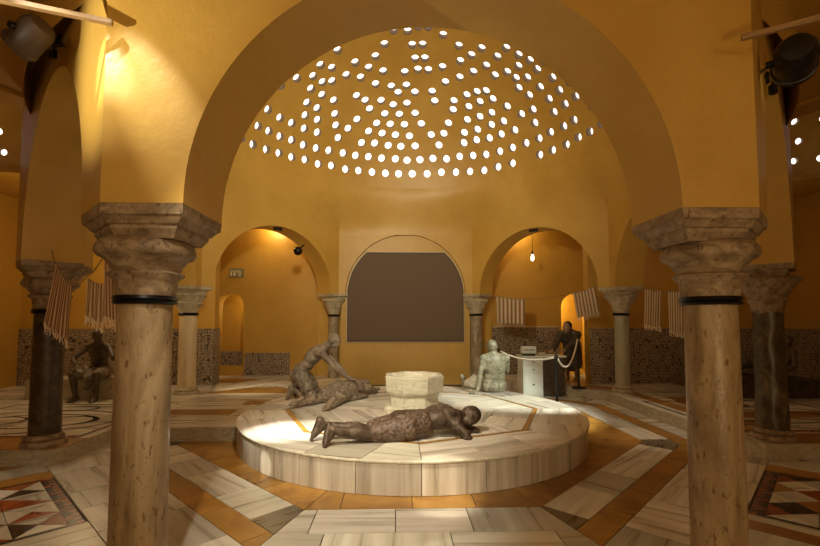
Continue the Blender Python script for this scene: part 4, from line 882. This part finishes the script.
put('hair', hairmesh(Vector(J['head'])+Vector((.02, .02, .012)), J['hdir'], J['hup'], 1.0), BLACK, t)

# 6. statue on the left bench, 7. statue on the right bench
KB = 1.05
bm = B(); box(bm, (-6.9, 1.2, RAISE), (-5.0, 1.75, RAISE+.36), 0, .015); o = obj('bench', bm, MARBLE_R); recentre(o, (-5.95, 1.5, RAISE)); tag(o, 'low stone bench under the seated statue in the left bay', 'bench')
bz = RAISE+.36
J = dict(pel=(-5.72, 1.45, bz+.11), chest=(-5.70, 1.34, bz+.46), neck=(-5.68, 1.26, bz+.67), head=(-5.66, 1.21, bz+.79), hdir=(.2, -.9, -.3), hup=(0, -.2, 1), front=(0, -1, 0),
         sh_l=(-5.49, 1.30, bz+.57), sh_r=(-5.89, 1.30, bz+.57), el_l=(-5.30, 1.12, bz+.37), wr_l=(-5.12, .98, bz+.52), hd_l=(.6, -.3, .3), pn_l=(0, 0, -1), el_r=(-6.02, 1.12, bz+.36), wr_r=(-5.82, .95, bz+.26), hd_r=(.7, -.2, -.1), pn_r=(0, 0, -1),
         hip_l=(-5.62, 1.40, bz+.09), hip_r=(-5.82, 1.40, bz+.09), kn_l=(-5.50, .98, bz+.11), kn_r=(-5.92, .98, bz+.11), an_l=(-5.50, .98, RAISE+.09), an_r=(-5.86, 1.0, RAISE+.09), toe_l=(.1, -1, -.05), toe_r=(-.1, -1, -.05), curl=.3)
t = fig('dark statue of a man sitting on the bench in the left bay', (-5.7, 1.3, RAISE), J, BROWN_BRONZE, None, .011)
def pr(bm):
    for q in (-1, 1): cap(bm, (-5.72+q*.09, 1.42, bz+.12), .115, (-5.71+q*.2, 1.05, bz+.1), .09)
    cap(bm, (-5.72, 1.35, bz+.1), .1, (-5.71, 1.1, bz+.02), .09); cap(bm, (-5.71, 1.08, bz), .08, (-5.71, 1.04, bz-.12), .06)
put('towel', cloth(pr, .016, .012, 16), TAN_CLOTH, t)
bm = B(); box(bm, (5.6, .9, RAISE), (7.5, 1.75, RAISE+.34), 0, .015); o = obj('bench', bm, SHAFT_DARK); recentre(o, (6.5, 1.2, RAISE)); tag(o, 'low dark stone bench behind the mottled column in the right bay', 'bench')
bz = RAISE+.34
def M7(u, v, h): return Vector((6.75+u, 1.3+v, bz+h))
J = dict(pel=M7(.25, 0, .13), chest=M7(.48, .05, .34), neck=M7(.56, .06, .55), head=M7(.58, .04, .68), hdir=(-.8, -.4, -.2), hup=(0, 0, 1), front=(-.8, 0, .5),
         sh_l=M7(.52, -.14, .46), sh_r=M7(.52, .26, .46), el_l=M7(.40, -.27, .20), wr_l=M7(.18, -.25, .15), hd_l=(-.8, 0, -.1), pn_l=(0, 0, -1), el_r=M7(.5, .33, .22), wr_r=M7(.3, .25, .15), hd_r=(-.8, 0, -.1), pn_r=(0, 0, -1),
         hip_l=M7(.20, -.10, .11), hip_r=M7(.20, .10, .11), kn_l=M7(-.26, -.16, .12), kn_r=M7(-.20, .12, .24), an_l=M7(-.68, -.2, .10), an_r=M7(-.58, .1, .09), toe_l=(-.25, 0, 1), toe_r=(-.5, 0, .6), fup_l=(1, 0, .2), fup_r=(1, 0, .3), curl=.3)
t = fig('dark statue of a bather reclining on a bench at the right edge, leg stretched out', tuple(M7(.2, 0, 0)), J, BROWN_BRONZE, None, .011)
def pr(bm):
    for q in (-1, 1): cap(bm, M7(.24, q*.09, .13), .11, M7(-.02, q*.12, .13), .1)
put('towel', cloth(pr, .016, .012, 16), COAT, t)

# ------------------------------------------------------------------ desk and what stands on it
t = thing('desk', 'old desk with a white drawer pedestal and dark side behind the rope barrier', 'desk', (2.85, 2.45, 0))
bm = B(); box(bm, (2.44, 2.30, 0), (2.86, 2.75, .82), 0, .006); obj('pedestal', bm, WHITE, t)
bm = B(); box(bm, (2.42, 2.27, .82), (3.36, 2.78, .855), 0, .006); obj('top', bm, WHITE, t)
bm = B(); box(bm, (2.87, 2.32, .02), (3.34, 2.72, .82), 0, .006); obj('dark_side', bm, COAT, t)
for z0, z1 in ((.66, .80), (.50, .64), (.04, .48)):
    bm = B(); box(bm, (2.465, 2.285, z0), (2.835, 2.305, z1), 0, .004); d = obj('drawer' if z0 > .1 else 'door', bm, WHITE, t)
    bm = B(); box(bm, (2.63, 2.262, (z0+z1)/2-.008), (2.67, 2.287, (z0+z1)/2+.008), 0, .003); obj('handle', bm, FRAME_D, d)
t = thing('cash_box', 'small white box with a printed label on the desk top', 'box', (2.58, 2.38, .855))
bm = B(); box(bm, (2.43, 2.32, .90), (2.73, 2.46, 1.05), 0, .006); obj('case', bm, WHITE, t)
bm = B(); box(bm, (2.45, 2.31, .855), (2.71, 2.45, .90), 0, .004); obj('stand', bm, FRAME_D, t)
bm = B()
for i in range(5): box(bm, (2.475+i*.045, 2.314, .965), (2.475+i*.045+.03, 2.3185, .99), 0)
obj('label_print', bm, INK, t)
bm = B(); lathe(bm, [(.02, 0), (.026, .01), (.026, .2), (.014, .24), (.014, .3)], (2.56, 2.56, .855), 14); o = obj('bottle', bm, BLACK, None, True); recentre(o, (2.56, 2.56, .855)); tag(o, 'tall thin black bottle standing behind the white box on the desk', 'bottle')
bm = B(); lathe(bm, [(.04, 0), (.07, .01), (.09, .045), (.082, .045), (.06, .015)], (2.9, 2.5, .855), 20); o = obj('bowl', bm, BASIN, None, True); recentre(o, (2.9, 2.5, .855)); tag(o, 'small pale bowl on the desk top, right of the white box', 'bowl')

# ------------------------------------------------------------------ rope barrier
def stanchion(x, y, z, h, label):
    t = thing('stanchion', label, 'barrier post', (x, y, z))
    bm = B(); lathe(bm, [(.155, z), (.155, z+.015), (.12, z+.03), (.03, z+.045)], (x, y, 0), 28); auto(obj('base', bm, BLACK, t))
    bm = B(); lathe(bm, [(.024, z+.04), (.024, z+h-.05)], (x, y, 0), 16); auto(obj('post', bm, BLACK, t))
    bm = B(); lathe(bm, [(.024, z+h-.05), (.034, z+h-.045), (.034, z+h-.02), (.02, z+h-.01), (.026, z+h+.01), (.012, z+h+.03)], (x, y, 0), 16); auto(obj('finial', bm, BLACK, t)); return Vector((x, y, z+h-.035))
s1 = stanchion(2.5, .5, 0, 1.0, 'black barrier post standing just behind the round platform edge')
s2 = stanchion(3.6, 2.26, RAISE, 1.06, 'black barrier post with round base on the raised step')
s0 = stanchion(1.9, 2.15, 0, 1.0, 'black barrier post hidden behind the seated bather')
def ropeobj(p, q, sag, label, side=Vector((0, 0, 0))):
    p, q = Vector(p), Vector(q); pts = [p.lerp(q, i/20)+Vector((0, 0, -sag*4*(i/20)*(1-i/20))) for i in range(21)]
    bm = B(); tube(bm, pts, .017, 10); o = obj('rope', bm, ROPE_W, None, True); recentre(o, tuple(p)); tag(o, label, 'rope')
e = (s1-s0).normalized()*.04; ropeobj(s0+e, s1-e, .1, 'white rope running from behind the seated bather to the platform post')
e = (s2-s1).normalized()*.04; ropeobj(s1+e, s2-e, .34, 'white rope hanging in a deep loop between the two right posts')

# ------------------------------------------------------------------ towels and their lines
def towel(corners, m, label, group=None, fringe=True, nx=22, ny=20, wave=.009, knot=False):
    """corners: top-left, top-right, bottom-right, bottom-left"""
    a_, b_, c_, d_ = [Vector(p) for p in corners]; bm = B(); uv = bm.loops.layers.uv.new('UVMap'); G = []
    nrm = (b_-a_).cross(d_-a_).normalized()
    for j in range(ny+1):
        row = []
        for i in range(nx+1):
            s_, t_ = i/nx, j/ny; p = a_.lerp(b_, s_).lerp(d_.lerp(c_, s_), t_)
            p = p+nrm*(wave*math.sin(s_*15+t_*1.5)*(.4+.6*t_))+Vector((0, 0, -.018*math.sin(PI*s_)*(1-t_)))
            row.append((bm.verts.new(p), s_, t_))
        G.append(row)
    for j in range(ny):
        for i in range(nx):
            q = [G[j][i], G[j][i+1], G[j+1][i+1], G[j+1][i]]; f = bm.faces.new([k[0] for k in q])
            for l, k in zip(f.loops, q): l[uv].uv = (k[1], k[2])
    r = bmesh.ops.solidify(bm, geom=bm.faces[:], thickness=.006)
    t = thing('towel', label, 'towel', tuple((a_+b_)/2), group)
    obj('cloth', bm, m, t, True)
    if fringe:
        bm = B(); rr = random.Random(5); k = 0
        for i in range(0, nx+1):
            p = G_last = d_.lerp(c_, i/nx)+nrm*(wave*math.sin(i/nx*15+1.5))
            tube(bm, [p+Vector((0, 0, .01)), p+Vector((rr.uniform(-.01, .01), 0, -.03)), p+Vector((rr.uniform(-.02, .02), rr.uniform(-.01, .01), -rr.uniform(.05, .08)))], .0035, 5)
        obj('fringe', bm, m, t)
    return t
def lined(pts, label, r=.006):
    P_ = []
    for p, q in zip(pts, pts[1:]):
        p, q = Vector(p), Vector(q); P_ += [p.lerp(q, i/8)+Vector((0, 0, -.03*4*(i/8)*(1-i/8))) for i in range(8)]
    P_.append(Vector(pts[-1])); bm = B(); tube(bm, P_, r, 6); o = obj('clothes_line', bm, ROPE_D, None, True); recentre(o, tuple(P_[0])); tag(o, label, 'clothes line')
def px(x, y, d):
    """point of the hall at depth d, worked out once from measured directions"""
    rx, rz = (x-410)/F, (295.47-y)/F; fw = Vector((math.sin(YAW)*math.cos(PITCH), math.cos(YAW)*math.cos(PITCH), math.sin(PITCH))); ri = Vector((math.cos(YAW), -math.sin(YAW), 0)); up = ri.cross(fw)
    return Vector(cam.location)+(fw+ri*rx+up*rz)*d
def R3(v): return tuple(round(c, 3) for c in v)
towel([px(56, 264, 4.6), px(72, 285, 4.45), px(68, 342, 4.45), px(43, 322, 4.6)], TOWEL, 'fringed striped towel hung from one corner in front of the dark left column', 'towels on the left line')
towel([px(87, 277, 3.95), px(105, 284, 3.85), px(103, 325, 3.85), px(84, 315, 3.95)], TOWEL2, 'striped towel on the left line, the middle of three', 'towels on the left line')
towel([px(104, 256, 3.5), px(116, 262, 3.35), px(117, 322, 3.35), px(103, 316, 3.5)], TOWEL, 'striped towel on the left line tucked behind the foreground column', 'towels on the left line')
lined([px(122, 247, 3.25), px(104, 255, 3.5), px(87, 276, 3.95), px(72, 285, 4.45), px(56, 263, 4.6), px(52, 250, 4.95)], 'thin clothes line between the two left columns', .005)
towel([px(645, 288, 7.8), px(662, 290, 7.65), px(661, 328, 7.65), px(644, 325, 7.8)], TOWEL2, 'cream striped towel right of the slim grey column, left one of a pair', 'towels in the right arch', True, wave=.015)
towel([px(668, 291, 7.2), px(686, 289, 7.0), px(686, 335, 7.0), px(669, 331, 7.2)], TOWEL2, 'cream striped towel hanging beside the right foreground column', 'towels in the right arch', True, wave=.015)
lined([px(632, 292, 8.6), px(645, 288, 7.8), px(662, 290, 7.65), px(668, 291, 7.2), px(686, 289, 7.0), px(750, 283, 5.6)], 'thin clothes line through the right arch')
towel([px(496.5, 296, 10.9), px(525, 299, 10.6), px(525, 324, 10.6), px(497, 323, 10.9)], TOWEL2, 'cream striped towel hanging above the seated bather', None, True, wave=.012)
towel([px(573, 293, 9.75), px(595, 286, 9.5), px(600, 313, 9.5), px(577, 318, 9.75)], TOWEL2, 'tilted striped towel hanging in front of the lit doorway', None, True, wave=.02)
lined([px(484, 294, 11.2), px(496.5, 296, 10.9), px(525, 299, 10.6), px(573, 293, 9.75), px(595, 286, 9.5), px(612, 291, 9.2)], 'thin clothes line across the back right arch')

# ------------------------------------------------------------------ lamps, signs, beams
def spotlight(body_c, axis, mount, wall_n, m, label, r=.105, ln=.30):
    t = thing('spotlight', label, 'spotlight', tuple(mount)); ax = Vector(axis).normalized(); c = Vector(body_c)
    M = Matrix.Translation(c) @ ax.to_track_quat('Z', 'Y').to_matrix().to_4x4()
    bm = B(); lathe(bm, [(r*.35, -ln*.55), (r*.75, -ln*.5), (r*.98, -ln*.3), (r, 0), (r, ln*.35), (r*1.08, ln*.37), (r*1.08, ln*.5), (r*.9, ln*.5), (r*.86, ln*.42), (r*.3, ln*.40)], (0, 0, 0), 32)
    bmesh.ops.transform(bm, matrix=M, verts=bm.verts); auto(obj('housing', bm, m, t), 35)
    bm = B(); lathe(bm, [(r*.2, ln*.41), (r*.82, ln*.42), (r*.82, ln*.45), (r*.3, ln*.47)], (0, 0, 0), 24); bmesh.ops.transform(bm, matrix=M, verts=bm.verts)
    obj('lens', bm, mat('lamp_lens', (.8, .7, .5), .1, 0, (1, .8, .5), 1.5), t)
    mt = Vector(mount); side = ax.cross(Vector((0, 0, 1))).normalized(); yk = mt+(c-mt)*.25
    bm = B(); tube(bm, [yk, yk+side*r*.9, c+side*r*1.12], .009, 8); tube(bm, [yk, yk-side*r*.9, c-side*r*1.12], .009, 8)
    for q in (-1, 1): tube(bm, [c+side*q*r*.95, c+side*q*r*1.28], .022, 12)
    auto(obj('yoke', bm, IRON, t))
    bm = B(); tube(bm, [mt+Vector(wall_n)*-.01, yk], .014, 10); q = Vector(wall_n).to_track_quat('Z', 'Y').to_matrix().to_4x4()
    bmesh.ops.create_cone(bm, cap_ends=True, segments=20, radius1=.045, radius2=.04, depth=.02, matrix=Matrix.Translation(mt+Vector(wall_n)*.01) @ q)
    auto(obj('bracket', bm, IRON, t))
    bm = B(); tube(bm, [yk, yk+Vector((0, 0, -.09))], .008, 8); box(bm, tuple(yk+Vector((-.02, -.02, -.15))), tuple(yk+Vector((.02, .02, -.08))), 0, .004); auto(obj('plug', bm, IRON, t)); return t
nl = Vector((-.7071, -.7071, 0)); nr = Vector((.7071, -.7071, 0))
def on_wall(x, y, n_, d_):
    o_ = Vector(cam.location); r_ = px(x, y, 1)-o_; return o_+r_*((d_-n_.dot(o_))/n_.dot(r_))
ml = on_wall(60, 40, nl, RO); cl_ = px(31, 36, 2.95)
spotlight(cl_, (-.85, .25, -.5), ml, nl, SPOT_METAL, 'grey-brown theatre spotlight bracketed to the pier above the left foreground column', .1, .23)
mr = on_wall(766, 78, nr, RO); cr = px(795, 58, 2.75)
spotlight(cr, (.62, .78, -.12), mr, nr, BLACK, 'black theatre spotlight bracketed to the pier above the right foreground column', .11, .24)
for p, dirv, lb in ((px(113, 23, 2.52), Vector((-1.0, -.36, .0)), 'brown wooden tie beam running left from the left foreground pier'), (px(741, 38, 2.52), Vector((1.0, -.62, 0)), 'brown wooden tie beam running right from the right foreground pier')):
    e = p.copy(); s_ = (XL-abs(p.x))/abs(dirv.x); q = p+dirv*s_
    if q.y < YF: q = p+dirv*((YF-p.y)/dirv.y)
    bm = B(); d_ = (q-p); M = Matrix.Translation((p+q)/2) @ d_.to_track_quat('Z', 'Y').to_matrix().to_4x4() @ Matrix.Diagonal((.03, .03, d_.length, 1))
    bmesh.ops.create_cube(bm, size=1, matrix=M); bmesh.ops.bevel(bm, geom=bm.edges[:], offset=.004, segments=1, affect='EDGES'); o = obj('tie_beam', bm, WOOD); recentre(o, tuple(p)); tag(o, lb, 'beam')
# sign over the left doorway
t = thing('exit_sign', 'small sign plate with pale pictograms above the left doorway', 'sign', (-4.41, YA, 2.84))
bm = B(); box(bm, (-4.6, YA-.03, 2.72), (-4.22, YA, 2.96), 0, .004); obj('plate', bm, SIGN, t)
bm = B(); box(bm, (-4.58, YA-.034, 2.88), (-4.3, YA-.029, 2.90)); box(bm, (-4.57, YA-.034, 2.77), (-4.53, YA-.029, 2.86)); box(bm, (-4.49, YA-.034, 2.77), (-4.44, YA-.029, 2.86)); box(bm, (-4.40, YA-.034, 2.83), (-4.28, YA-.029, 2.85)); box(bm, (-4.36, YA-.034, 2.77), (-4.30, YA-.029, 2.80)); obj('pictogram', bm, SIGNW, t)
# small lamp under each back diagonal arch, round lamp, hanging bulb
for s, ang in ((-1, 3*PI/4), (1, PI/4)):
    c = Vector((math.cos(ang)*(RI+.06), math.sin(ang)*(RI+.06), ZS+1.41-.03)); bm = B(); box(bm, tuple(c-Vector((.1, .035, .03))), tuple(c+Vector((.1, .035, .03))), ang+PI/2, .006)
    o = obj('emergency_light', bm, BLACK); recentre(o, tuple(c)); tag(o, 'small black light at the crown of the back %s arch' % ('left' if s < 0 else 'right'), 'light')
c = px(298, 251, 10.0); t = thing('round_lamp', 'small round dark lamp under the right haunch of the back left arch', 'lamp', tuple(c))
bm = B(); bmesh.ops.create_uvsphere(bm, u_segments=20, v_segments=12, radius=.1, matrix=Matrix.Translation(c)); obj('shade', bm, IRON, t, True); bm = B(); tube(bm, [c, c+Vector((.12, .08, .16))], .015, 8); obj('arm', bm, IRON, t, True)
c = Vector((3.12, 3.75, 3.18)); t = thing('pendant_lamp', 'small bare white bulb hanging in the back right bay', 'lamp', (c.x, c.y, ZO))
bm = B(); tube(bm, [c+Vector((0, 0, .12)), Vector((c.x, c.y, ZO))], .006, 6); obj('cord', bm, IRON, t)
bm = B(); lathe(bm, [(.022, .05), (.024, .08), (.022, .13), (.01, .14)], tuple(c), 14); obj('socket', bm, FRAME_D, t, True)
bm = B(); lathe(bm, [(.01, -.12), (.035, -.10), (.045, -.05), (.04, 0), (.02, .05)], tuple(c), 16); obj('bulb', bm, mat('frosted_bulb', (.9, .85, .7), .3, 0, (1, .85, .6), 1.6), t, True)
